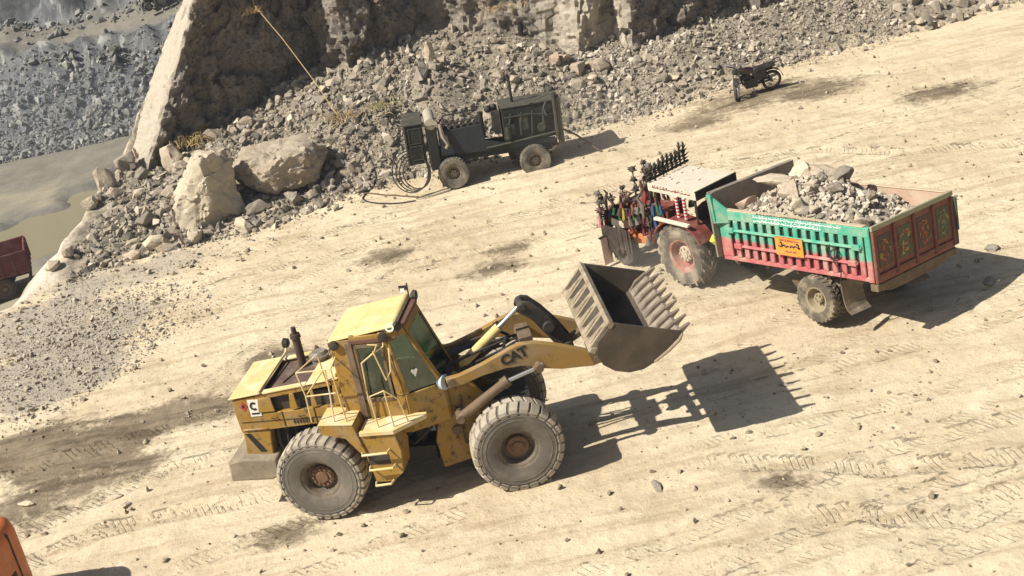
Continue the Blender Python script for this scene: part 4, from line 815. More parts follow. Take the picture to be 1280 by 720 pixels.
for i in range(9):
    y = -BW + .06 + i * (2 * BW - .12) / 8; p = Vector((4.42, y, 2.19)); nrm = Vector((-.557, 0, .83))
    def Q(a, s_, h): return p + d_ * a + Vector((0, s_, 0)) + nrm * h
    b = F()
    for (a0, w0, h0, l0), (a1, w1, h1, l1) in (((-.20, .035, .0, -.05), (.0, .045, .07, -.05)), ((.0, .045, .07, -.05), (.24, .042, .06, -.045)), ((.24, .046, .05, -.035), (.46 + .03 * math.sin(i * 2.3), .030, .008, -.008))):
        b.loft([Q(a0, -w0, l0), Q(a0, w0, l0), Q(a0, w0, h0), Q(a0, -w0, h0)], [Q(a1, -w1, l1), Q(a1, w1, l1), Q(a1, w1, h1), Q(a1, -w1, h1)])
    b.build('bucket_tooth', M_tooth, bk, 0)
b = F(); b.tube([(4.10, -BW - .05, 1.93), (4.36, -BW - .06, 2.08), (4.58, -BW - .05, 2.24), (4.64, -BW - .04, 2.33)], [.02, .03, .03, .02]); b.build('side_cutter', M_bktw, bk)
for y in (-.68, -.32, .32, .68):
    b = F(); b.prism([(3.20, 2.36), (3.10, 2.02), (3.16, 1.80), (3.34, 1.80), (3.40, 1.95), (3.28, 2.1)], 'y', y - .04, y + .04); b.build('bucket_bracket', M_brn, bk, 0)
# ---- wheels
M_hubr = paint('rusty_hub', (.16, .085, .045), .8, .1, (.26, .19, .12), .5, 6, (.05, .03, .02), .4)
for sg in (-1, 1):
    wheel_mesh(L_, (-1.57, sg * 1.0, .80), .80, .58, .34, 30, .010, .13, .05, M_tyre, M_rimg, sg, None, mtread=M_tread, hubr=.62, dish=.5, hubm=M_hubr, bolts=12)
    wheel_mesh(L_, (1.57, sg * 1.0, .80), .81, .58, .34, 26, .020, .175, .07, M_tyre, M_rimg, sg, FM, mtread=M_tread, hubr=.60, dish=.5, hubm=M_hubr, bolts=0)
# ---------------------------------------------------------------- tipping trailer
TM = mat4((4.4157, 27.2608, 0.9803), [[0.55129, 0.83414, 0.0171], [-0.83073, 0.54691, 0.10381], [0.07724, -0.07144, 0.99445]])
T_ = thing('tipping_trailer', 'green and pink farm trailer with a painted tailgate, loaded with broken rock', 'trailer', TM)
TL, TW, TH = 3.91, 2.34, 1.04
def twotone(name, top, bot, zsplit, zs=.05, **k):
    m = paint(name, top, **k); t = m.node_tree; b = t.nodes['Principled BSDF']; l = b.inputs['Base Color'].links[0]
    # split the base paint by height on the panel (two paints meet in a rough line)
    tc = N(t, 'ShaderNodeTexCoord').outputs['Object']; sx = N(t, 'ShaderNodeSeparateXYZ'); t.links.new(tc, sx.inputs[0])
    n = noise(t, tc, 9, 3); h = mul(t, sx.outputs[2], mul(t, mul(t, n, .10), mul(t, sx.outputs[0], .022), 'ADD'), 'ADD')
    f = ramp(t, h, zsplit - zs, zsplit + zs)
    for nd in t.nodes:
        if nd.type == 'MIX':
            v = tuple(round(x, 5) for x in nd.inputs[6].default_value[:3])
            if v == tuple(round(x, 5) for x in top) and not nd.inputs[6].is_linked:
                t.links.new(mixc(t, f, bot, top), nd.inputs[6]); break
    return m
TEAL, PINK = (.055, .34, .225), (.46, .085, .10)
M_side = twotone('side_paint', TEAL, PINK, .52, amt=.5, scale=3, dirt=(.46, .40, .30), gamt=.12)
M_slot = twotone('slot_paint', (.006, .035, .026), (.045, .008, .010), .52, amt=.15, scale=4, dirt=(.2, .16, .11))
M_tin = paint('inner_steel', (.27, .235, .19), .7, .2, (.42, .35, .26), .6, 2)
M_rose = paint('faded_rose', (.48, .33, .24), .7, 0, (.52, .43, .31), .6, 2)
M_wood = paint('worn_wood', (.50, .40, .27), .85, 0, (.42, .33, .22), .5, 5)
M_dk = paint('dark_green_paint', (.045, .060, .040), .6, 0, (.24, .18, .11), .40, 4)
M_tg = paint('tailgate_paint', (.22, .075, .045), .65, 0, (.26, .19, .12), .5, 3, (.04, .05, .03), .5)
M_ora = paint('orange_plate', (.72, .27, .03), .5, 0, DUST, .2, 5)
M_rag = flat('yellow_rag', (.70, .62, .05), .9)
M_script = flat('white_script', (.72, .80, .74), .6)
b = MB(); b.box(.02, TL - .02, .045, .075, .02, TH - .02); b.box(0, .02, 0, .08, 0, TH - .005); sp = b.build('side_panel', M_slot, T_, 0)
b = MB(); b.box(.0, TL, -.02, .075, .85, TH); b.box(0, TL, -.005, .075, -.02, .07)
ns = 15; x0 = .30; pit_ = (3.74 - .30) / ns
b.box(.0, x0, -.018, .045, .07, .85)
for i in range(ns): b.box(x0 + i * pit_ + .105, x0 + (i + 1) * pit_, -.018, .045, .07, .85)
b.box(3.78, TL, -.015, .08, -.03, TH + .01)
b.build('side_ribs', M_side, sp, 0, .012)
for z, x1, x2 in ((.655, .22, 3.72), (.335, .40, 3.60)):
    b = MB(); b.prism([(-.075, z - .02), (-.055, z + .02), (-.015, z + .03), (-.015, z - .03)], 'x', x1, x2)
    for xe in (x1 + .02, x2 - .22): b.box(xe, xe + .20, -.085, -.017, z - .055, z + .05)
    b.build('side_rail', M_side, sp, 0, .01)
b = MB(); b.box(-.01, TL - .12, -.02, .10, TH + .002, TH + .03); b.build('top_rim', M_wood, T_, 0, .01)
def script(M0, x0, x1, z, h, y, seed, mat, name, par, th=.012):
    g = random.Random(seed); b = MB(M0); x = x0
    while x < x1:                               # flowing joined strokes, loops and dots of a cursive script
        w = g.uniform(.6, 1.5) * h; w = min(w, x1 - x + .01); k = g.choice('abcd'); P = []
        for i in range(9):
            t = i / 8; u = x + w * t
            v = {'a': .35 * math.sin(t * 6.3) * (1 - t * .4), 'b': .55 * math.sin(t * 3.14) - .25, 'c': -.35 * math.sin(t * 3.14) + .3 * t, 'd': .5 * (1 - t) * math.cos(t * 8)}[k]
            P.append((u, y, z + h * .5 * v))
        b.tube(P, th, 4)
        if g.random() < .6: b.tube([(x + w * .4, y, z + h * .5), (x + w * .4 + th * 2.2, y, z + h * .5)], th * 1.1, 4)
        if g.random() < .35: b.tube([(x + w * .7, y, z - h * .15), (x + w * .72, y, z + h * .55)], th, 4)
        x += w + g.choice((.12, .2, .5)) * h * .5
    return b.build(name, mat, par, 0)
script(None, 1.0, 3.25, .985, .07, -.024, 3, M_script, 'painted_script', sp, .010); script(None, 1.02, 2.75, .905, .075, -.024, 5, M_script, 'painted_script', sp, .012)
script(None, 1.1, 2.9, TH + .016, .03, -.022, 9, flat('dark_script', (.10, .09, .08)), 'painted_script', sp, .006)
b = MB(); b.box(1.60, 2.31, -.095, -.08, .30, .68); pl = b.build('name_plate', M_ora, sp, 0)
for z in (.305, .675): b = MB(); b.box(1.60, 2.31, -.099, -.095, z - .005, z + .005); b.build('plate_edge', M_red, pl, 0)
script(None, 1.68, 2.24, .50, .13, -.099, 12, M_blackp, 'plate_script', pl, .016); script(None, 1.72, 2.2, .61, .05, -.099, 14, M_red, 'plate_script', pl, .009); script(None, 1.85, 2.1, .385, .05, -.099, 15, M_red, 'plate_script', pl, .008)
b = MB(); P = [(3.05 + .14 * math.cos(t * .9), -.11 - .01 * math.sin(t), .52 + .13 * math.sin(t * .9) + .02 * math.sin(t * 3)) for t in range(22)]; b.tube(P, .012, 5); b.tube([(3.12, -.11, .62), (3.1, -.115, .3), (3.22, -.11, .16), (3.17, -.1, -.12)], .012, 5); tag(b.build('wire_loop', M_blk), 'loop of dark wire hung on the green and pink trailer side', 'wire'); bpy.data.objects['wire_loop'].matrix_world = TM
b = MB(); b.box(.02, TL - .02, TW - .06, TW, .0, TH); fp = b.build('far_side_panel', M_rose, T_, 0, .01)
b = MB(); b.box(-.02, TL, TW - .075, TW + .015, TH, TH + .03); b.build('top_rim', M_wood, fp, 0, .01)
b = MB(); b.prism([(-.16, .06), (TW + .02, .06), (TW + .02, 1.44), (-.02, 1.44), (-.20, 1.40)], 'x', -.05, -.005)
b.box(-.09, -.04, -.15, TW, 1.36, 1.45); b.build('front_wall', M_tin, T_, 0, .01)
b = MB(); b.prism([(-.20, 1.42), (-.02, 1.05), (-.02, .70), (-.16, .85)], 'x', -.06, .06); b.add([(-.02, -.20, 1.42), (.30, -.01, 1.05), (.30, -.03, .80), (-.02, -.17, .80), (.0, -.16, 1.42), (.32, .02, 1.05), (.32, .0, .8), (.0, -.14, .8)], [(0, 1, 2, 3), (7, 6, 5, 4), (0, 1, 5, 4), (1, 2, 6, 5), (2, 3, 7, 6), (3, 0, 4, 7)]); b.build('corner_wing', M_side, T_, 0)
b = MB(); b.tube([(-.10, -.08, .52), (-.12, -.12, .40), (-.08, -.10, .30)], [.05, .09, .02], 6); b.build('rag', M_rag, T_)
# tailgate with four painted panels
b = MB(); b.box(TL + .002, TL + .05, .02, TW - .02, -.05, TH + .02); tg = b.build('tailgate', M_tg, T_, 0, .01)
b = MB(); b.box(TL + .03, TL + .085, -.02, TW + .02, TH - .06, TH + .04); b.build('tailgate_rim', paint('tan_green', (.30, .30, .19), .7, 0, (.45, .37, .25), .5, 4), tg, 0, .01)
b = MB()
for y in (.02, .60, 1.17, 1.74, 2.30): b.box(TL + .045, TL + .10, y - .035, y + .035, 0, TH - .07)
b.box(TL + .05, TL + .085, .02, TW - .02, .06, .13); b.build('tailgate_posts', paint('dull_red_post', (.16, .045, .035), .6, 0, (.25, .18, .12), .4, 5), tg, 0, .008)
PC = [(.34, .09, .03), (.40, .25, .05), (.36, .09, .03), (.17, .19, .09)]
for i in range(4):
    y0 = .06 + .57 * i; g = random.Random(40 + i)
    b = MB(); b.box(TL + .05, TL + .058, y0 + .07, y0 + .45, .24, .84); pa = b.build('painted_panel', paint('panel_ground', (.10, .05, .035) if i % 2 == 0 else (.09, .09, .05), .6, 0, (.22, .17, .11), .3, 6), tg, 0)
    b = MB()                                   # a flower spray: petals round a centre over leaves
    for cz, r in ((.62, .13), (.40, .10)):
        for k in range(11):
            a = 6.283 * g.random(); q = r * g.uniform(.3, 1.15); c = Vector((TL + .062, y0 + .26 + q * math.cos(a), cz + q * math.sin(a) * 1.15)); s_ = r * g.uniform(.14, .36); b.prism([(c.y + s_ * g.uniform(.5, 1.2) * math.cos(w * 1.05), c.z + s_ * g.uniform(.6, 1.4) * math.sin(w * 1.05)) for w in range(6)], 'x', TL + .058, TL + .061 + .0004 * k)
    b.build('painted_flower', paint('flower_paint', PC[i], .6, 0, (.3, .22, .14), .3, 9), pa, 0)
    b = MB()
    for k in range(8): a = g.random() * 6.28; q = g.uniform(.1, .17); b.tube([(TL + .064, y0 + .26 + q * math.cos(a), .52 + 1.5 * q * math.sin(a)), (TL + .064, y0 + .26 + q * 1.15 * math.cos(a + .5), .52 + 1.6 * q * math.sin(a + .5))], .012, 4)
    b.build('painted_leaves', paint('leaf_paint', (.36, .28, .09) if i != 1 else (.28, .08, .04), .6, 0, (.3, .22, .14), .3, 9), pa, 0)
b = MB(); b.box(TL - .12, TL + .06, .0, TW, -.20, -.06); b.prism([(.05, -.20), (.5, -.32), (1.9, -.32), (2.3, -.20)], 'x', TL - .06, TL - .02); b.build('rear_beam', M_brn, T_, 0, .012)
b = MB(); b.box(TL - .02, TL + .16, TW - .02, TW + .03, .30, .95); b.box(TL - .02, TL + .10, TW - .01, TW + .06, .0, .3); b.build('latch_plate', M_dk, tg, 0, .01)
b = MB(); b.box(0, TL, .08, TW - .06, -.04, .01); b.build('floor_plate', M_tin, T_, 0)
b = MB()
for y in (.62, 1.66): b.box(-.2, TL - .1, y - .06, y + .06, -.24, -.05)
for x in (.3, 1.1, 1.9, 2.7, 3.5): b.box(x - .04, x + .04, .1, TW - .1, -.12, -.045)
b.cyl((2.42, .1, -.55), (2.42, TW - .1, -.55), .065); b.box(2.1, 2.75, .58, .70, -.50, -.24); b.box(2.1, 2.75, 1.6, 1.72, -.50, -.24); b.prism([(-.2, .56), (-.2, 1.72), (-1.05, 1.2), (-1.05, 1.06)], 'z', -.36, -.26); b.cyl((.9, 1.17, -.3), (1.6, 1.17, -.15), .09)
b.prism([(1.70, -.30), (1.95, -.30), (2.05, -.62), (1.78, -.40)], 'y', .12, .16); b.build('chassis', M_brn, T_, 30)
M_ttyre = paint('trailer_tyre', (.09, .075, .055), .9, 0, (.36, .30, .21), .75, 3, (.04, .035, .03), .2)
M_trim_ = paint('trailer_rim', (.30, .25, .16), .7, .1, (.40, .33, .22), .6, 5)
for y, sd in ((.06, -1), (.34, -1), (TW - .34, 1), (TW - .06, 1)):
    wheel_mesh(T_, (2.42, y, -.55), .49, .24, .24, 26, .022, .07, .10, M_ttyre, M_trim_, sd, None, hubr=.42, dish=-.1 if y in (.06, TW - .06) else .6, bolts=6, hubout=.3)
for y0, y1 in ((.0, .56), (TW - .56, TW)):
    b = MB(); n = 7; A = []
    for i in range(n):
        t = i / (n - 1); A.append((3.06 + .05 * t + .13 * t ** 4, y0 + .02 * math.sin(3 * t), -.12 - .74 * t + .10 * t ** 5))
    for p, q in zip(A[:-1], A[1:]): b.add([(p[0], y0 + .03 * 0, p[2]), (p[0], y1, p[2] - .0), (q[0], y1 + .02, q[2] - .02), (q[0], y0, q[2]), (p[0] + .015, y0, p[2]), (p[0] + .015, y1, p[2]), (q[0] + .015, y1 + .02, q[2] - .02), (q[0] + .015, y0, q[2])], [(0, 1, 2, 3), (7, 6, 5, 4), (0, 1, 5, 4), (1, 2, 6, 5), (2, 3, 7, 6), (3, 0, 4, 7)])
    b.build('mud_flap', paint('dusty_rubber', (.17, .14, .10), .9, 0, (.34, .28, .20), .7, 3), T_, 40)
# load: slabs and rocks as things, the finer filling as one heap
Tn = np.array([list(r)[:3] for r in TM][:3]); To = np.array([4.4157, 27.2608, 0.9803])
def tw(p): return np.asarray(p) @ Tn.T + To
def load_h(x, y):
    h = .80 + .58 * np.exp(-((x - 1.75) / 1.25) ** 2 - ((y - 1.2) / .85) ** 2) + .20 * np.exp(-((x - .8) / .6) ** 2 - ((y - 1.2) / .8) ** 2) + .08 * fbm2(x * 2.2, y * 2.2, 3, 55)
    return np.minimum(h, .72 + 1.3 * np.minimum(np.minimum(y - .05, TW - .05 - y), .6)) - .50 * sst(2.7, 3.8, x)
n = 1500; lx = rng.uniform(.1, TL - .12, n); ly = rng.uniform(.15, TW - .13, n); lz = load_h(lx, ly)
V = []; F = []; Tt = []; k = 0; pr = powr(n, .04, .15, .42)
for i in range(n):
    v, f = HULLS[i % len(HULLS)]; q = np.array(Matrix.Rotation(rnd.uniform(0, 6.28), 3, Vector((rnd.gauss(0, 1), rnd.gauss(0, 1), rnd.gauss(0, 1))).normalized()))
    V.append(v @ q.T * pr[i] + tw((lx[i], ly[i], lz[i]))); F.append(f + k); k += len(v); Tt.append(np.full(len(v), np.clip(.45 + .3 * rng.normal(), 0, 1)))
gxx, gyy = np.meshgrid(np.linspace(.08, TL - .06, 50), np.linspace(.09, TW - .07, 34)); gzz = load_h(gxx, gyy) - .05
hv = tw(np.stack([gxx, gyy, gzz], -1).reshape(-1, 3)); hf = grid_faces(34, 50); hf = np.concatenate([hf[:, :3], hf[:, [0, 2, 3]]])
V.append(hv); F.append(hf + k); Tt.append(np.full(len(hv), .25))
M_load = rubblemat('load_stone', [(.24, .21, .17), (.40, .35, .28), (.52, .46, .37), (.66, .60, .49)])
me = bpy.data.meshes.new('rock_load'); fill(me, np.concatenate(V), np.concatenate(F)); attr(me, 'tone', np.concatenate(Tt)); me.materials.append(M_load)
tag(link('rock_load', me), 'heap of broken rock filling the bed of the green and pink trailer', 'rubble', None, 'stuff')
def bedrock(lab, x, y, s, sc, seed, mat, rz=0, dz=0, group=None):
    o = angular('rock', lab, 'rock', (0, 0, 0), s, sc, seed, mat, group); w = tw((x, y, float(load_h(np.array([x]), np.array([y]))[0]) + dz)); o.location = w; o.rotation_euler = (.1 * math.sin(seed), .15 * math.cos(seed), -.985 + rz)
for a in [('large pale slab of rock at the front of the trailer load', .72, 1.05, .42, (1.25, .95, .48), 61, M_fin, .2, .16), ('pale block behind the large slab in the trailer load', .95, 1.55, .33, (1.1, .9, .7), 62, M_fin, .6, .20),
          ('brown flat boulder at the far front of the trailer load', 1.35, 1.75, .36, (1.4, .9, .6), 63, M_brown, .1, .18), ('bluish grey rock on the top of the trailer load', 2.0, 1.62, .24, (1.1, .9, .8), 64, M_grey, .9, .20),
          ('brown block under the large slab in the trailer load', 1.35, .75, .28, (1, .9, .9), 65, M_brown, .3, .04), ('pale pointed rock near the green side of the trailer load', 1.75, .50, .22, (.9, .9, 1.1), 66, M_pale, .5, .08),
          ('dark flat rock across the crest of the trailer load', 2.25, 1.1, .27, (1.5, .7, .5), 67, M_grey, .2, .12), ('brown rock low at the rear of the trailer load', 3.1, .75, .22, (1.2, .9, .7), 68, M_brown, .4, .08), ('thin board like slab standing on the front edge of the trailer load', .22, .62, .30, (.4, 1.3, .5), 69, M_rose, 0, .10)]: bedrock(*a)
for i in range(26):
    x, y = rnd.uniform(.9, 3.3), rnd.uniform(.35, 2.0); bedrock('fist to head sized broken rock in the trailer load', x, y, rnd.uniform(.10, .19), (rnd.uniform(.9, 1.4), 1, rnd.uniform(.6, 1)), 70 + i, (M_pale, M_brown, M_grey, M_pale)[i % 4], rnd.uniform(0, 6), .05, 'rocks in the trailer load')

# ---------------------------------------------------------------- decorated tractor
AM = Matrix.Translation((4.4157, 27.2608, float(ground_z(np.array([3.6]), np.array([28.6]))[0]))) @ rotz(-.9849)
A_ = thing('farm_tractor', 'decorated farm tractor with a white canopy, tassels and plumes, towing the trailer', 'tractor', AM)
CY = .88
M_rimr = paint('red_rim', (.36, .13, .10), .7, 0, (.42, .35, .27), .9, 4)
M_rt = paint('tractor_tyre', (.10, .085, .065), .9, 0, (.38, .32, .235), .8, 2.5, (.04, .04, .03), .15)
M_tr = paint('tractor_red', (.17, .03, .024), .6, 0, (.26, .19, .13), .5, 4)
M_fw = paint('dark_front_rim', (.06, .035, .03), .8, 0, (.2, .16, .11), .5, 5)
cn_m = paint('cream_board', (.62, .55, .45), .6, 0, (.5, .42, .3), .5, 5)
M_tor = paint('tractor_orange', (.62, .17, .03), .5, 0, DUST, .25, 5)
for sg in (-1, 1):
    wheel_mesh(A_, (-1.42, CY + sg * .62, .72), .74, .42, .36, 18, .055, .09, .42, M_rt, M_rimr, sg, None, hubr=.5, dish=.15, bolts=8, hubm=paint('dusty_hub', (.45, .38, .29), .7, 0, (.5, .42, .3), .5, 6), hubout=.2)
    wheel_mesh(A_, (-3.55, CY + sg * .56, .40), .40, .20, .20, 20, .02, .06, .2, M_tyre2, M_fw, sg, None, hubr=.5, dish=.4, bolts=6)
b = MB(); b.prism([(-3.75, .75), (-3.75, 1.32), (-2.25, 1.42), (-2.2, .80)], 'y', CY - .30, CY + .30); hd = b.build('bonnet', M_tr, A_, 30, .04, 2)
b = MB(); b.box(-3.79, -3.75, CY - .27, CY + .27, .78, 1.28); b.build('grille', M_blk, hd, 0)
b = MB(); b.box(-3.5, -1.1, CY - .22, CY + .22, .5, .85); b.cyl((-1.42, CY - .5, .72), (-1.42, CY + .5, .72), .16); b.cyl((-3.55, CY - .5, .42), (-3.55, CY + .5, .42), .07); b.box(-2.2, -.95, CY - .35, CY + .35, .7, 1.0); b.box(-1.0, -.55, CY - .05, CY + .05, .55, .65); b.build('chassis', M_blk, A_, 0, .01)
b = MB(); b.prism([(-3.45, .55), (-2.75, .62), (-2.70, .78), (-3.40, .86)], 'y', CY - .52, CY - .34); b.build('side_box', M_tor, A_, 0, .015)
b = MB(); b.box(-3.92, -3.87, CY - .98, CY - .70, .05, .72); sh = b.build('guard_plate', paint('pale_pink_plate', (.60, .47, .40), .6, 0, (.5, .42, .3), .4, 5), A_, 0, .01)
b = MB(); b.box(-3.925, -3.865, CY - .995, CY - .69, .72, .745); b.build('plate_edge', M_blk, sh, 0)
for sg in (-1, 1):
    b = MB(); P = [(-1.42 + .84 * math.cos(a), .72 + .84 * math.sin(a)) for a in [R(30 + 15 * i) for i in range(9)]]; Q_ = [(-1.42 + .80 * math.cos(a), .72 + .80 * math.sin(a)) for a in [R(30 + 15 * i) for i in range(9)]][::-1]
    for i in range(8): b.prism([P[i], P[i + 1], Q_[7 - i], Q_[8 - i]], 'y', CY + sg * .42 if sg > 0 else CY - .86, CY + .86 if sg > 0 else CY - .42)
    f = b.build('fender', M_tr, A_, 30)
    b = MB(); b.box(-2.0, -.95, CY + sg * .86 - .05, CY + sg * .86 + .05, 1.50, 1.56); b.build('fender_board', cn_m, f, 0, .01)
b = MB(); b.box(-1.75, -1.35, CY - .25, CY + .25, 1.05, 1.2); b.box(-1.40, -1.30, CY - .25, CY + .25, 1.2, 1.6); b.build('seat', M_blk, A_, 0, .03)
b = MB(); b.lathe([(.19, 0), (.205, .015), (.22, 0), (.205, -.015)], (-2.0, CY, 1.62), (-.5, 0, 1), 20, True); b.tube([(-2.2, CY, 1.35), (-2.0, CY, 1.62)], .025); b.build('steering_wheel', M_blk, A_)
b = MB(); b.box(-2.32, -.90, CY - .60, CY + .60, 2.10, 2.19); cn = b.build('canopy', paint('white_canopy', (.56, .51, .41), .7, 0, (.46, .39, .29), .6, 4, (.22, .2, .17), .3), A_, 0, .02)
b = MB(); b.box(-2.34, -.88, CY - .625, CY - .60, 2.03, 2.20); b.build('canopy_valance', cn.data.materials[0], cn, 0)
b = MB(); b.box(-.90, -.86, CY - .62, CY + .60, 2.02, 2.22); b.box(-.78, -.66, CY - .45, CY + .75, 2.0, 2.04); b.build('canopy_edge', M_blk, cn, 0)
script(None, -2.2, -1.05, 2.13, .09, CY - .628, 31, flat('canopy_script', (.20, .05, .04)), 'painted_script', cn, .011)
g = random.Random(8)
M_pt = paint('grey_patches', (.60, .56, .48), .7, 0, (.35, .3, .22), .5, 6)
for i in range(7): x, y = g.uniform(-2.2, -1), CY + g.uniform(-.5, .5); b = MB(); b.box(x, x + g.uniform(.04, .12), y, y + g.uniform(.04, .1), 2.192, 2.21); b.build('canopy_patch', M_pt, cn, 0)
for x in (-2.22, -1.0):
    for y in (CY - .54, CY + .54): b = MB(); b.tube([(x, y, .95), (x, y, 2.1)], .025); b.build('canopy_post', M_blk, A_)
M_stripe = flat('red_stripe', (.5, .03, .04), .5)
for x in (-1.45, -1.22):
    b = MB(); b.tube([(x, CY - .66, 1.52), (x, CY - .66, 2.05)], .035); p_ = b.build('striped_pole', M_white, A_)
    b = MB()
    for i in range(7): b.lathe([(.036, -.02), (.043, -.012), (.043, .012), (.036, .02)], (x, CY - .66, 1.56 + .075 * i), (.25, 0, 1), 10, True)
    b.build('stripe', M_stripe, p_, 0)
# plumes along the front of the canopy
M_plume = paint('black_plume', (.035, .032, .026), .9, 0, (.16, .14, .10), .4, 12)
b = MB(); b.tube([(-2.38, CY - .62, 2.22), (-2.36, CY + .66, 2.26)], .03); b.build('plume_rail', M_blk, A_)
for i in range(10):
    y = CY - .58 + .128 * i; h_ = (.22 + .026 * i) * g.uniform(.8, 1.15); b = MB(); b.tube([(-2.38, y, 2.2), (-2.40, y + .02, 2.2 + h_ * .5), (-2.42, y + .06, 2.2 + h_)], [.02, .03, .004], 5)
    for k in range(16):
        z = 2.24 + h_ * (.15 + .8 * k / 16); a = k * 2.4; r = .12 * (1 - .75 * k / 16); b.tube([(-2.40, y + .05 * k / 16, z), (-2.40 + r * math.cos(a), y + r * math.sin(a) + .05, z + .08)], [.028, .006], 4)
    b.build('plume', M_plume, A_, 0)
# pompom poles and tassels over the front frame
M_pom = [paint('dark_pompom', (.045, .035, .032), .95, 0, (.2, .16, .12), .4, 14), paint('brown_pompom', (.11, .06, .045), .95, 0, (.25, .2, .14), .4, 14), paint('grey_pompom', (.13, .115, .095), .95, 0, (.3, .25, .18), .4, 14)]
fr = MB(); fr.box(-4.02, -3.96, CY - .78, CY + .78, .55, .62); fr.box(-4.02, -3.96, CY - .78, CY + .78, 1.20, 1.27); fr.tube([(-4.0, CY - .7, .5), (-3.5, CY - .4, .6)], .03); fr.tube([(-4.0, CY + .7, .5), (-3.5, CY + .4, .6)], .03)
for y in (-.74, -.37, 0, .37, .74): fr.tube([(-3.99, CY + y, .45), (-3.99, CY + y, 1.5)], .022)
fr.build('front_frame', M_blk, A_, 0)
def pompole(x, y, z0, z1, n, seed):
    g = random.Random(seed); b = MB(); b.tube([(x, y, z0), (x, y, z1)], .016, 5); p = b.build('pompom_pole', M_blk, A_)
    for i in range(n):
        z = z0 + (z1 - z0) * (.25 + .75 * i / max(1, n - 1)) if n > 1 else z1; r = g.uniform(.075, .12); b = MB(); c = Vector((x, y, z)); b.ball(c, r * .8, 8, 5, .9)
        for k in range(12): a = g.random() * 6.28; e = g.uniform(-.7, .9); q = Vector((math.cos(a) * math.cos(e), math.sin(a) * math.cos(e), math.sin(e))); b.cyl(c + q * r * .5, c + q * r * 1.25, r * .28, .006, 4)
        b.build('pompom', g.choice(M_pom), p, 0)
for i, (x, y, z1, n) in enumerate([(-4.0, -.72, 1.72, 4), (-4.0, -.36, 1.45, 3), (-3.98, 0, 1.6, 4), (-4.0, .4, 1.9, 4), (-3.98, .74, 1.95, 5), (-3.5, -.42, 1.5, 3), (-3.45, .42, 2.05, 5), (-3.1, -.40, 1.6, 3), (-3.0, .45, 2.05, 4), (-2.7, -.45, 1.72, 3), (-2.62, .55, 1.95, 3)]): pompole(x, CY + y, .9, z1, n, 50 + i)
M_orn = [paint('ornament_dark', (.045, .033, .028), .8, .2, (.16, .12, .085), .4, 9), paint('ornament_brown', (.13, .06, .035), .8, .1, (.25, .2, .13), .4, 9), paint('ornament_grey', (.17, .155, .13), .7, .3, (.3, .25, .18), .4, 9), paint('ornament_red', (.20, .03, .025), .8, 0, (.25, .2, .13), .4, 9)]
g = random.Random(33)
for i in range(64):                       # bent tin leaves, bells and bracket plates crowding the nose
    x, y, z = g.uniform(-4.05, -2.5), CY + g.choice((-1, 1)) * g.uniform(.25, .72), g.uniform(.75, 1.65); a = g.random() * 6.28; s_ = g.uniform(.10, .20); b = MB(Matrix.Translation((x, y, z)) @ rotz(a) @ Matrix.Rotation(g.uniform(-.6, .6), 4, 'Y'))
    k = i % 3
    if k == 0: b.prism([(-s_ * .3, -s_), (s_ * .35, -s_ * .8), (s_ * .2, 0), (s_ * .5, s_ * .6), (0, s_ * 1.3), (-s_ * .5, s_ * .5), (-s_ * .15, 0)], 'y', -.012, .012)
    elif k == 1: b.lathe([(.01, -s_ * .7), (s_ * .45, -s_ * .6), (s_ * .3, 0), (s_ * .12, s_ * .5), (.01, s_ * .6)], (0, 0, 0), (0, 0, 1), 9)
    else: b.tube([(0, 0, -s_ * 1.6), (.05, .02, -s_ * .2), (-.04, 0, s_ * .8), (.08, .03, s_ * 1.5)], [.03, .05, .03, .012], 6)
    b.build('ornament', M_orn[g.randrange(4)], A_, 0)
TC = [flat('tassel_%s' % n, c, .95) for n, c in (('red', (.28, .03, .03)), ('green', (.03, .13, .045)), ('yellow', (.45, .30, .05)), ('blue', (.03, .09, .20)), ('maroon', (.14, .02, .03)), ('brown', (.10, .06, .04)), ('black', (.03, .028, .026)), ('pink', (.6, .16, .2)))]
g = random.Random(21); k = 0
for (xa, ya, xb, yb, z0, n) in [(-4.04, -.76, -4.04, .76, 1.22, 13), (-3.95, -.50, -2.35, -.46, 1.36, 13), (-4.04, -.74, -4.04, .7, .60, 9), (-2.42, -.70, -2.42, .4, 2.02, 9), (-2.3, -.62, -2.1, -.60, 1.72, 3), (-3.2, -.44, -2.3, -.5, 1.0, 5)]:
    for i in range(n):
        t = (i + .5 * g.random()) / max(1, n - 1); x, y = xa + (xb - xa) * t, CY + ya + (yb - ya) * t; l = g.uniform(.16, .38); b = MB(); b.tube([(x, y, z0), (x + g.uniform(-.02, .02), y, z0 - l * .35), (x + g.uniform(-.03, .03), y + g.uniform(-.03, .03), z0 - l)], [.014, .04, .05], 6); b.build('tassel', TC[g.choice([0, 0, 1, 2, 3, 4, 4, 5, 5, 6, 6, 6, 7])], A_, 0)
def fringe(x0, y0, x1, y1, z0, z1, seed, mat):
    g = random.Random(seed); n = 26; b = MB(); d = Vector((y1 - y0, x0 - x1, 0)).normalized() * .012; A = []
    for i in range(n): t = i / (n - 1); A.append((x0 + (x1 - x0) * t + g.uniform(-.025, .025), y0 + (y1 - y0) * t + g.uniform(-.025, .025), z1 + g.uniform(-.14, .16)))
    for p, q in zip(A[:-1], A[1:]): b.loft([Vector((p[0], p[1], z0)) + d, Vector((q[0], q[1], z0)) + d, Vector((q[0], q[1], z0)) - d, Vector((p[0], p[1], z0)) - d], [Vector(p) + d, Vector(q) + d, Vector(q) - d, Vector(p) - d])
    b.build('fringe', mat, A_, 0)
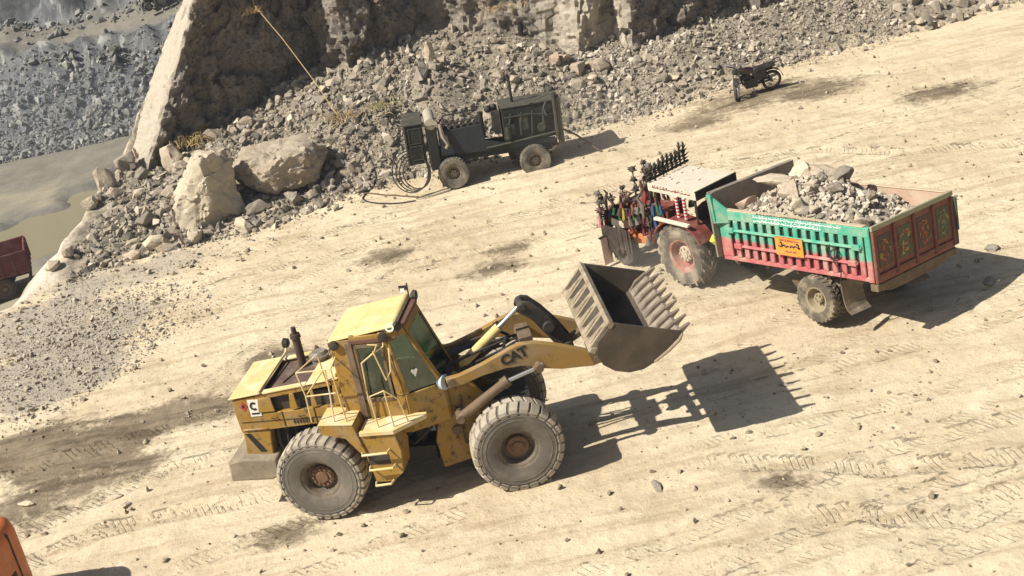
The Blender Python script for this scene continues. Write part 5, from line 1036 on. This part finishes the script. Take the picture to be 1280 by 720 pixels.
fringe(-4.06, CY - .80, -4.06, CY + .80, .62, .26, 1, M_orn[0]); fringe(-4.05, CY - .78, -3.05, CY - .76, .98, .34, 2, M_orn[0]); fringe(-4.03, CY - .6, -4.03, CY + .7, 1.22, .78, 3, M_orn[0]); fringe(-3.7, CY - .34, -2.3, CY - .36, 1.38, .95, 4, M_orn[0])
b = MB(); b.tube([(-2.45, CY - .28, 1.42), (-2.45, CY - .28, 2.12), (-2.52, CY - .26, 2.2)], .03); b.build('exhaust', M_blk, A_)
for y in (-.22, .22): b = MB(); b.lathe([(.04, -.06), (.085, 0), (.08, .03)], (-3.82, CY + y, 1.12), (-1, 0, 0), 12); b.build('headlight', M_lamp, A_)
# ---------------------------------------------------------------- towed air compressor
CM = mat4((-0.9265, 38.2885, 0.0), [[0.99732, -0.03219, 0.06572], [0.02871, 0.99817, 0.05321], [-0.06732, -0.05118, 0.99642]])
C_ = thing('air_compressor', 'old dark four wheeled air compressor parked at the foot of the scree', 'compressor', CM)
M_ol = paint('dark_olive', (.014, .015, .013), .6, .1, (.055, .047, .036), .35, 3, (.015, .015, .012), .3)
M_oll = paint('olive_edge', (.055, .055, .04), .6, .1, (.16, .135, .10), .4, 4)
M_slate = paint('slate_blue', (.015, .02, .025), .5, .1, (.06, .052, .042), .3, 3, (.015, .015, .015), .3)
CYc = .80
b = MB(); b.box(-1.20, -.68, .08, 1.5, .80, 1.90); cab_ = b.build('radiator_cabinet', M_ol, C_, 0, .02)
b = MB(); b.box(-1.22, -.66, .05, 1.53, 1.90, 1.96); b.build('cabinet_lid', M_oll, cab_, 0, .015)
b = MB()
for z0, z1 in ((.92, 1.30), (1.38, 1.80)):
    for x0, x1, za, zb in ((-1.10, -.76, z0, z0 + .02), (-1.10, -.76, z1, z1 + .02), (-1.10, -1.08, z0, z1), (-.78, -.76, z0, z1)): b.box(x0, x1, .064, .078, za, zb)
b.box(-1.21, -1.17, .06, .10, .8, 1.9); b.build('door_trim', M_oll, cab_, 0)
b = MB(); b.box(-.60, -.30, .10, 1.5, .55, 1.86); b.build('fan_shroud', M_ol, C_, 0, .03)
b = MB(); b.cyl((-.45, .10, 1.86), (-.45, 1.5, 1.86), .155, None, 20); b.build('header_tank', paint('pale_tank', (.42, .38, .30), .6, .1, (.4, .33, .24), .5, 4), C_)
b = MB(); b.tube([(-.20, .05, 1.85), (-.16, -.02, 1.5), (-.05, -.02, 1.25), (-.12, .0, 1.15)], [.05, .06, .05, .04]); b.tube([(-.08, .04, 1.5), (-.05, .0, 1.2)], .05); b.build('pale_hose', M_tin, C_)
b = MB(); b.prism([(-.25, 1.60), (.95, 1.66), (1.0, 1.18), (1.5, 1.02), (2.95, .98), (2.95, .84), (1.4, .86), (-.25, .92)], 'y', .10, .16); b.build('side_panel', M_slate, C_, 0, .01)
b = MB(); b.box(-.6, 3.0, .16, .26, .70, .90); b.box(-.6, 3.0, 1.3, 1.4, .70, .90); b.box(-.25, 1.0, .18, 1.4, .95, 1.45); b.cyl((0, .0, .43), (0, 1.5, .43), .07); b.cyl((2.30, .0, .43), (2.30, 1.5, .43), .07); b.box(1.65, 2.85, .4, 1.2, .42, .84); b.box(-.2, .25, .25, .35, .45, .75); b.box(2.1, 2.5, .25, .35, .45, .75); b.build('chassis', M_ol, C_, 0, .01)
b = MB(); b.tube([(-.20, .2, 1.62), (-.05, .2, 1.78), (.45, .2, 1.80), (.95, .2, 1.86)], .025); b.tube([(-.20, 1.1, 1.62), (-.05, 1.1, 1.82), (.9, 1.1, 1.86)], .025)
for i in range(6): b.cyl((-.1 + .18 * i, .4, 1.45), (-.1 + .18 * i, .4, 1.66), .07); b.tube([(-.1 + .18 * i, .4, 1.6), (0 + .18 * i, .8, 1.72), (-.1 + .18 * i, 1.2, 1.5)], .035)
b.build('cylinder_bank', M_blk, C_)
b = MB(); b.cyl((.98, .45, 1.2), (.96, .45, 1.92), .075); b.cyl((.98, .9, 1.1), (.98, .9, 1.8), .07); b.box(1.30, 1.48, .3, 1.1, 1.25, 1.90); b.ball((1.20, .5, 1.95), .11); b.ball((1.38, .55, 1.98), .09); b.build('air_filter', M_blk, C_)
b = MB(); b.box(1.55, 2.98, .20, 1.36, .98, 1.95); en = b.build('engine_box', M_ol, C_, 0, .02)
b = MB(); b.box(1.53, 3.0, .18, 1.38, 1.95, 1.99); b.build('engine_lid', M_oll, en, 0, .008)
b = MB()
for i in range(4): b.tube([(1.7 + .32 * i, .17, 1.15), (1.72 + .32 * i, .14, 1.5), (1.8 + .3 * i, .16, 1.8)], .03)
b.box(1.62, 1.85, .12, .2, 1.2, 1.5); b.box(2.0, 2.25, .14, .2, 1.3, 1.75); b.cyl((2.6, .12, 1.3), (2.6, .2, 1.3), .12); b.tube([(1.6, .15, 1.7), (2.3, .13, 1.72), (2.95, .15, 1.62)], .025); b.cyl((1.66, .10, 1.12), (1.66, .10, 1.45), .09); b.build('engine_fittings', paint('oily_green', (.03, .036, .026), .5, .2, (.12, .10, .07), .35, 5), en)
b = MB(); b.tube([(1.0, .07, .96), (1.6, .07, 1.0), (2.95, .07, 1.12)], .025); b.tube([(2.3, .17, 1.98), (2.55, .15, 2.10), (2.95, .12, 2.20)], .022); b.tube([(2.78, .10, 1.6), (2.72, .12, 1.85), (2.82, .1, 2.02)], .03); b.build('rail', M_oll, C_)
b = MB(); b.box(2.98, 3.06, .06, 1.5, .92, 2.16); b.box(3.06, 3.20, .10, 1.46, .75, 2.06); b.prism([(3.0, 2.16), (3.06, 2.16), (3.10, 2.24), (2.96, 2.22)], 'y', .1, .4); b.build('end_radiator', M_oll, C_, 0, .015)
b = MB(); b.ball((3.02, .35, 2.26), .08); b.cyl((3.05, .5, 2.2), (3.22, .45, 2.26), .04); b.build('filler_cap', M_blk, C_)
b = MB(); b.cyl((1.92, .75, 1.99), (1.90, .75, 2.72), .042); b.cyl((1.90, .75, 2.62), (1.86, .75, 2.78), .055); b.build('exhaust', M_blk, C_)
b = MB(); b.tube([(3.1, .75, 1.10), (3.6, .55, .80), (4.22, .30, .28)], .03); b.tube([(3.1, .25, .80), (2.85, .1, .62), (2.65, .1, .6)], .025); b.build('drawbar', M_brn, C_)
M_ct = paint('compressor_tyre', (.10, .09, .075), .9, 0, (.30, .255, .19), .8, 3, (.04, .04, .035), .15)
for x in (0, 2.30):
    for sg, y in ((-1, .02), (1, 1.5)): wheel_mesh(C_, (x, y, .42), .44, .26, .21, 30, .012, .05, .1, M_ct, M_rimg, sg, None, hubr=.5, dish=.5, bolts=6)
# hoses
b = MB()
for i in range(4):
    r = .40 + .04 * i; cx, cz = -1.02 - .06 * i, .62 + .03 * i; b.tube([(cx + r * .95 * math.cos(t), -.10 - .05 * i + .05 * math.sin(2 * t), max(.04, cz + r * 1.15 * math.sin(t))) for t in [6.283 * k / 28 for k in range(29)]], .017, 5)
o = b.build('air_hose', M_blk); o.matrix_world = CM; tag(o, 'loops of black air hose hanging beside the left end of the compressor', 'hose')
def hose(pts, r, lab, mat, cat='hose', name='air_hose', lift=.02):
    P = []; pts = [Vector(p) for p in pts]
    for i in range(len(pts) - 1):
        for k in range(8):
            t = k / 8; p0, p1, p2, p3 = pts[max(i - 1, 0)], pts[i], pts[i + 1], pts[min(i + 2, len(pts) - 1)]
            q = .5 * (2 * p1 + (p2 - p0) * t + (2 * p0 - 5 * p1 + 4 * p2 - p3) * t * t + (3 * p1 - p0 - 3 * p2 + p3) * t ** 3); P.append(q)
    P.append(pts[-1]); gz = ground_z(np.array([p.x for p in P]), np.array([p.y for p in P])); P = [Vector((p.x, p.y, float(z) + lift)) for p, z in zip(P, gz)]
    b = MB(); b.tube(P, r, 5); return tag(b.build(name, mat), lab, cat)
M_hose = paint('brown_hose', (.10, .06, .04), .8, 0, (.3, .22, .14), .4, 6)
hose([(-2.0, 38.2, 0), (-2.6, 38.7, 0), (-3.4, 39.3, 0), (-4.4, 40.4, 0), (-3.9, 41.6, 0), (-4.2, 42.4, 0)], .022, 'brown hose running over the scree from the compressor up to the rope', M_hose)
hose([(-2.1, 38.0, 0), (-2.9, 38.2, 0), (-3.6, 38.9, 0), (-3.2, 40.3, 0), (-3.5, 41.7, 0)], .022, 'second dark hose looping on the ground left of the compressor', M_blk)
b = MB(); b.tube([(-6.3, 46.0, 6.6), (-5.9, 44.75, 4.95), (-5.25, 44.1, 3.9), (-4.55, 43.2, 2.65), (-3.95, 42.3, 1.45)], .015, 6); tag(b.build('rope', paint('straw_rope', (.45, .34, .17), .9, 0, (.4, .3, .18), .4, 8)), 'straw coloured rope hanging down the dark cliff face to the scree', 'rope')
def tuft(name, lab, x, y, z, n, l, spread, cols, seed, droop=.4):
    g = random.Random(seed); t_ = thing(name, lab, 'dry grass', (x, y, z))
    for ci, c in enumerate(cols):
        b = MB()
        for i in range(n):
            a = g.random() * 6.28; e = g.uniform(.2, 1.3); L = l * g.uniform(.5, 1); p = Vector((g.gauss(0, spread), g.gauss(0, spread), 0)); d = Vector((math.cos(a) * math.cos(e), math.sin(a) * math.cos(e), math.sin(e)))
            b.tube([p, p + d * L * .5, p + d * L * .8 + Vector((0, 0, -droop * L * .3)), p + d * L + Vector((0, 0, -droop * L))], [.012, .012, .008, .003], 4)
        b.build('stalks', flat('dry_stalk', c, .95), t_, 0)
tuft('dry_straw', 'heap of dry yellow straw at the base of the dark cliff corner', -9.0, 44.6, 1.25, 90, .8, .32, [(.42, .29, .12), (.50, .38, .19), (.30, .20, .09)], 4, .8)
tuft('dry_grass', 'tuft of dry grass on the cliff where the rope hangs', -6.05, 44.7, 4.75, 16, .40, .10, [(.45, .32, .14), (.36, .26, .11)], 5)
tuft('dry_grass', 'dry reddish grass on the cliff ledge left of the pale rock fins', 1.5, 45.3, 3.1, 26, .4, .4, [(.36, .24, .12), (.45, .33, .17)], 6)
tuft('dry_weed', 'thin dry weeds in the scree above the hoses', -3.9, 42.1, 1.6, 30, .5, .3, [(.28, .19, .10), (.40, .30, .15)], 7)
tuft('dry_weed', 'yellowish weed on the scree spur beside the compressor cabinet', -2.6, 42.0, 1.7, 30, .4, .25, [(.36, .32, .14), (.28, .26, .12)], 8)

# ---------------------------------------------------------------- motorcycle
mz = float(ground_z(np.array([8.2]), np.array([40.8]))[0])
B_ = thing('motorcycle', 'dark motorcycle leaning on its stand with the front wheel turned, near the scree', 'motorcycle', Matrix.Translation((8.15, 40.85, mz)) @ rotz(R(184)) @ Matrix.Rotation(R(-8), 4, 'X'))
M_mt = paint('moto_tyre', (.03, .03, .03), .9, 0, (.2, .17, .12), .4, 6); M_mb = paint('moto_black', (.02, .018, .018), .35, .1, (.15, .12, .09), .25, 6); M_mr = paint('moto_maroon', (.022, .012, .012), .3, .1, (.15, .12, .09), .25, 6); M_ch = flat('chrome', (.6, .6, .6), .25, .9)
def mwheel(c, M=None):
    b = MB(M); c = Vector(c); b.lathe([(.225, -.04), (.27, -.045), (.30, -.02), (.305, 0), (.30, .02), (.27, .045), (.225, .04)], c, (0, 1, 0), 28, True); w = b.build('wheel', M_mt, B_)
    b = MB(M); b.lathe([(.215, -.03), (.235, -.03), (.235, .03), (.215, .03)], c, (0, 1, 0), 28, True); b.cyl(c + Vector((0, -.07, 0)), c + Vector((0, .07, 0)), .055)
    for i in range(14): a = 6.283 * i / 14; b.tube([c + Vector((.05 * math.cos(a), .04 * (-1) ** i, .05 * math.sin(a))), c + Vector((.22 * math.cos(a + .3), 0, .22 * math.sin(a + .3)))], .005, 4)
    b.build('rim', M_ch, w)
mwheel((-.62, 0, .30))
SM = Matrix.Translation((.42, 0, 0)) @ rotz(R(66)) @ Matrix.Translation((-.42, 0, 0)); mwheel((.66, 0, .30), SM)
b = MB(SM); 
for y in (-.08, .08): b.tube([(.66, y, .30), (.44, y, .90)], .022)
b.tube([(.36, -.36, .98), (.42, -.18, 1.02), (.44, 0, .95), (.42, .18, 1.02), (.36, .36, .98)], .014); b.build('fork', M_ch, B_)
b = MB(SM); b.lathe([(.05, -.08), (.10, -.03), (.10, .03), (.07, .05)], (.54, 0, .86), (1, 0, 0), 14); b.build('headlight', M_mb, B_)
b = MB(SM); P = [(.66 + .36 * math.cos(a), .30 + .36 * math.sin(a)) for a in [R(50 + 12 * i) for i in range(9)]]
for p, q in zip(P[:-1], P[1:]): b.loft([(p[0], -.06, p[1]), (p[0], .06, p[1]), (p[0] + .0, .06, p[1] + .012), (p[0], -.06, p[1] + .012)], [(q[0], -.06, q[1]), (q[0], .06, q[1]), (q[0], .06, q[1] + .012), (q[0], -.06, q[1] + .012)])
b.build('mudguard', M_mr, B_)
b = MB(); b.loft([(.36, -.09, .70), (.36, .09, .70), (.38, .07, .88), (.38, -.07, .88)], [(-.08, -.12, .66), (-.08, .12, .66), (-.06, .10, .84), (-.06, -.10, .84)]); b.build('fuel_tank', M_mr, B_, 30, .04, 2)
b = MB(); b.loft([(-.06, -.12, .70), (-.06, .12, .70), (-.06, .11, .80), (-.06, -.11, .80)], [(-.72, -.11, .74), (-.72, .11, .74), (-.74, .09, .86), (-.74, -.09, .86)]); b.build('seat', M_mb, B_, 30, .03, 2)
b = MB(); b.box(-.16, .20, -.14, .14, .25, .50); b.cyl((.02, 0, .48), (.16, 0, .68), .09); b.prism([(-.10, .44), (-.42, .52), (-.44, .72), (-.06, .70)], 'y', -.15, .15); b.tube([(.42, 0, .88), (.1, .1, .70), (-.4, .12, .74)], .025); b.cyl((.12, 0, .45), (.26, 0, .62), .08); b.tube([(.42, 0, .88), (.25, 0, .35), (-.1, 0, .28), (-.62, 0, .30)], .03); b.tube([(-.05, .1, .7), (-.62, .1, .30)], .02); b.tube([(-.05, -.1, .7), (-.62, -.1, .30)], .02); b.tube([(-.4, -.11, .75), (-.6, -.11, .35)], .03); b.build('engine', M_mb, B_)
b = MB(); b.tube([(.2, -.13, .4), (.05, -.17, .25), (-.3, -.17, .28), (-.85, -.18, .36)], [.02, .025, .045, .045]); b.build('silencer', M_ch, B_)
b = MB(); P = [(-.62 + .36 * math.cos(a), .30 + .36 * math.sin(a)) for a in [R(60 + 14 * i) for i in range(9)]]
for p, q in zip(P[:-1], P[1:]): b.loft([(p[0], -.07, p[1]), (p[0], .07, p[1]), (p[0], .07, p[1] + .012), (p[0], -.07, p[1] + .012)], [(q[0], -.07, q[1]), (q[0], .07, q[1]), (q[0], .07, q[1] + .012), (q[0], -.07, q[1] + .012)])
b.tube([(-.70, -.12, .86), (-.92, -.1, .90), (-.92, .1, .90), (-.70, .12, .86)], .014); b.box(-1.0, -.96, -.06, .06, .62, .72); b.build('tail', M_mb, B_)
b = MB(); b.tube([(.0, .1, .3), (-.05, .32, .02)], .015); b.build('side_stand', M_mb, B_)

# ---------------------------------------------------------------- orange machine at the lower left edge
OM = Matrix.Translation((-8.85, 21.45, float(ground_z(np.array([-9.5]), np.array([21.]))[0]))) @ rotz(R(-8))
O_ = thing('orange_machine', 'orange machine with a rounded corner and a dark seam, at the lower left edge', 'machine', OM)
M_or = paint('orange_body', (.62, .155, .035), .4, 0, (.62, .36, .19), .45, 1.5, (.22, .06, .03), .25)
def rrect(x0, x1, y0, y1, r, n=6):
    P = []
    for cx, cy, a0 in ((x1 - r, y1 - r, 0), (x0 + r, y1 - r, 90), (x0 + r, y0 + r, 180), (x1 - r, y0 + r, 270)): P += [(cx + r * math.cos(R(a0 + 90 * i / n)), cy + r * math.sin(R(a0 + 90 * i / n))) for i in range(n + 1)]
    return P
def shell(b, x0, x1, y0, y1, r, levels):
    A = [[(p[0], p[1], z) for p in rrect(x0 + d, x1 - d, y0 + d, y1 - d, max(.03, r - d * .6))] for z, d in levels]
    n = len(A[0]); vs = [p for q in A for p in q]; fs = [tuple(range(n))[::-1], tuple(range(len(vs) - n, len(vs)))]
    for i in range(len(A) - 1):
        for j in range(n): fs.append((i * n + j, i * n + (j + 1) % n, (i + 1) * n + (j + 1) % n, (i + 1) * n + j))
    b.add(vs, fs)
b = MB(); shell(b, -3.2, 0, -2.0, 0, .42, [(.42, .10), (.46, .03), (.62, 0), (1.55, .0), (1.70, .03), (1.78, .10), (1.82, .20), (1.83, .32)]); b.build('body', M_or, O_, 45)
b = MB(); b.box(-.04, .012, -.62, -.585, .50, 1.66); b.box(-.66, -.625, -.03, .012, .5, 1.66); b.tube([(-.02, -.6, 1.66), (-.12, -.6, 1.78), (-.3, -.6, 1.835)], .018, 5); b.tube([(-.64, 0, 1.66), (-.64, -.12, 1.78), (-.64, -.3, 1.835)], .018, 5); b.build('panel_seam', M_blk, O_, 0)
b = MB(); b.box(-.02, .016, -1.6, -.75, .62, 1.05); b.build('side_vent', M_blk, O_, 0)
b = MB(); b.box(-2.9, -.35, -1.7, -.3, .25, .46); b.build('undercarriage', M_blk, O_, 0)
for y0, y1 in ((-.62, -.10), (-1.95, -1.43)):
    b = MB(); b.prism([(x, z) for x, z in [(-.30, .30), (-.38, .50), (-.55, .56), (-2.7, .56), (-2.9, .48), (-2.95, .30), (-2.9, .10), (-2.7, .0), (-.55, .0), (-.38, .10)]], 'y', y0, y1); b.build('crawler_track', M_tyre2, O_, 0, .03)

# ---------------------------------------------------------------- red tipper in the pit, small loader on the bench
PM = Matrix.Translation((-19.35, 55.2, float(ground_z(np.array([-19.35]), np.array([55.2]))[0]))) @ rotz(R(14)) @ Matrix.Scale(.84, 4)
P_ = thing('red_tipper', 'dark red tipper truck standing down in the pit, cut off by the left edge', 'tipper truck', PM)
M_pr = paint('pit_red', (.13, .026, .028), .6, 0, (.25, .19, .13), .4, 1.5); M_prd = paint('pit_red_dark', (.10, .02, .02), .6, 0, (.2, .15, .1), .3, 2)
b = MB(); b.box(-3.6, .8, -1.25, -1.17, 1.15, 2.15); b.box(-3.6, .8, 1.17, 1.25, 1.15, 2.15); b.box(.72, .80, -1.17, 1.17, 1.15, 2.10); b.box(-3.6, -3.52, -1.17, 1.17, 1.15, 2.5); b.box(-3.52, .72, -1.17, 1.17, 1.1, 1.3); bx_ = b.build('tipper_body', M_pr, P_, 0, .02)
b = MB()
for i in range(8): x = -3.4 + .58 * i; b.box(x, x + .09, -1.31, -1.25, 1.15, 2.12)
b.box(-3.6, .84, -1.32, -1.25, 2.10, 2.18); b.box(-3.6, .84, -1.30, -1.25, 1.10, 1.18)
b.build('body_ribs', M_prd, bx_, 0)
for y in (-1.1, -.4, .35, 1.05): b = MB(); b.box(.802, .86, y - .05, y + .05, 1.15, 2.1); b.build('tail_rib', M_prd, bx_, 0)
b = MB(); b.box(-6.2, .6, -.45, -.35, .75, 1.1); b.box(-6.2, .6, .35, .45, .75, 1.1); b.cyl((-.6, -1, .52), (-.6, 1, .52), .1); b.cyl((-1.9, -1, .52), (-1.9, 1, .52), .1); b.cyl((-5.2, -1, .52), (-5.2, 1, .52), .1); b.box(.6, .7, -1.1, 1.1, .55, .75); b.build('chassis', M_blk, P_, 0)
b = MB(); b.box(-6.0, -3.9, -1.2, 1.2, .9, 2.7); ca = b.build('cab', M_pr, P_, 0, .08)
b = MB(); b.box(-5.6, -4.5, -1.215, 1.215, 1.8, 2.5); b.build('cab_window', M_int, ca, 0)
for x in (-.6, -1.9, -5.2):
    for sg in (-1, 1): wheel_mesh(P_, (x, sg * 1.0, .52), .52, .34, .27, 0, .01, .1, .1, M_tyre2, M_rimg, sg, None, bolts=6)
QM = Matrix.Translation((-16.6, 86.0, float(ground_z(np.array([-16.6]), np.array([86.]))[0]))) @ rotz(R(20)) @ Matrix.Scale(.6, 4)
Q_ = thing('bench_tractor', 'tiny dark tractor with a trailer parked on the far bench above the pit', 'tractor', QM)
b = MB(); b.box(-1.6, .2, -.35, .35, .7, 1.4); b.box(-.3, .5, -.5, .5, .6, 1.2); b.build('body', M_blk, Q_, 0, .05)
b = MB(); b.box(-.4, .8, -.7, .7, 2.1, 2.2)
for x in (-.35, .7):
    for y in (-.6, .6): b.tube([(x, y, .9), (x, y, 2.1)], .04)
b.build('canopy', M_dk, Q_, 0)
b = MB(); b.box(1.3, 4.6, -1.0, -.92, .9, 1.8); b.box(1.3, 4.6, .92, 1.0, .9, 1.8); b.box(1.3, 1.38, -.92, .92, .9, 1.9); b.box(4.5, 4.6, -.92, .92, .9, 1.8); b.box(1.3, 4.6, -.92, .92, .8, 1.0); b.box(.4, 1.3, -.05, .05, .6, .75); b.build('trailer_box', M_dk, Q_, 0)
for x, r in ((0, .75), (-1.4, .42), (3.2, .5)):
    for sg in (-1, 1): wheel_mesh(Q_, (x, sg * .75, r), r, .34, r * .5, 0, .01, .1, .1, M_tyre2, M_tin, sg, None, bolts=0)
# ---------------------------------------------------------------- air: thin dusty haze through the whole quarry
b = MB(); b.box(-440, 440, -75, 650, -11, 27)
m = bpy.data.materials.new('haze_air'); m.use_nodes = True; t = m.node_tree; t.nodes.clear()
pv = N(t, 'ShaderNodeVolumePrincipled'); pv.inputs['Color'].default_value = (.86, .90, .95, 1); pv.inputs['Density'].default_value = .0006; pv.inputs['Anisotropy'].default_value = .2
o_ = N(t, 'ShaderNodeOutputMaterial'); t.links.new(pv.outputs[0], o_.inputs['Volume'])
hz = b.build('haze', m, None, 0); tag(hz, None, None, None, 'stuff')

def puff(name, lab, c, r, dens, col):
    b = MB(Matrix.Translation(c) @ Matrix.Diagonal((*r, 1))); b.ball((0, 0, 0), 1, 24, 14); m = bpy.data.materials.new('airborne_dust'); m.use_nodes = True; t = m.node_tree; t.nodes.clear()
    pv = N(t, 'ShaderNodeVolumePrincipled'); pv.inputs['Color'].default_value = (*col, 1); pv.inputs['Density'].default_value = dens; o_ = N(t, 'ShaderNodeOutputMaterial'); t.links.new(pv.outputs[0], o_.inputs['Volume'])
    tag(b.build(name, m, None, 60), lab, 'dust', None, 'stuff')
puff('dust_cloud', 'thin dust hanging round the tractor rear wheels', (4.1, 28.4, .55), (2.3, 1.6, .8), .085, (.95, .88, .74))
puff('dust_cloud', 'bluish dust hanging in front of the bank of the far pit', (-22.5, 77.0, -4.2), (7, 3.2, 2.6), .016, (.80, .88, .95))
puff('dust_cloud', 'faint dust drifting past the right end of the compressor', (2.9, 38.6, .9), (2.2, 1.3, 1.2), .035, (.95, .88, .74))
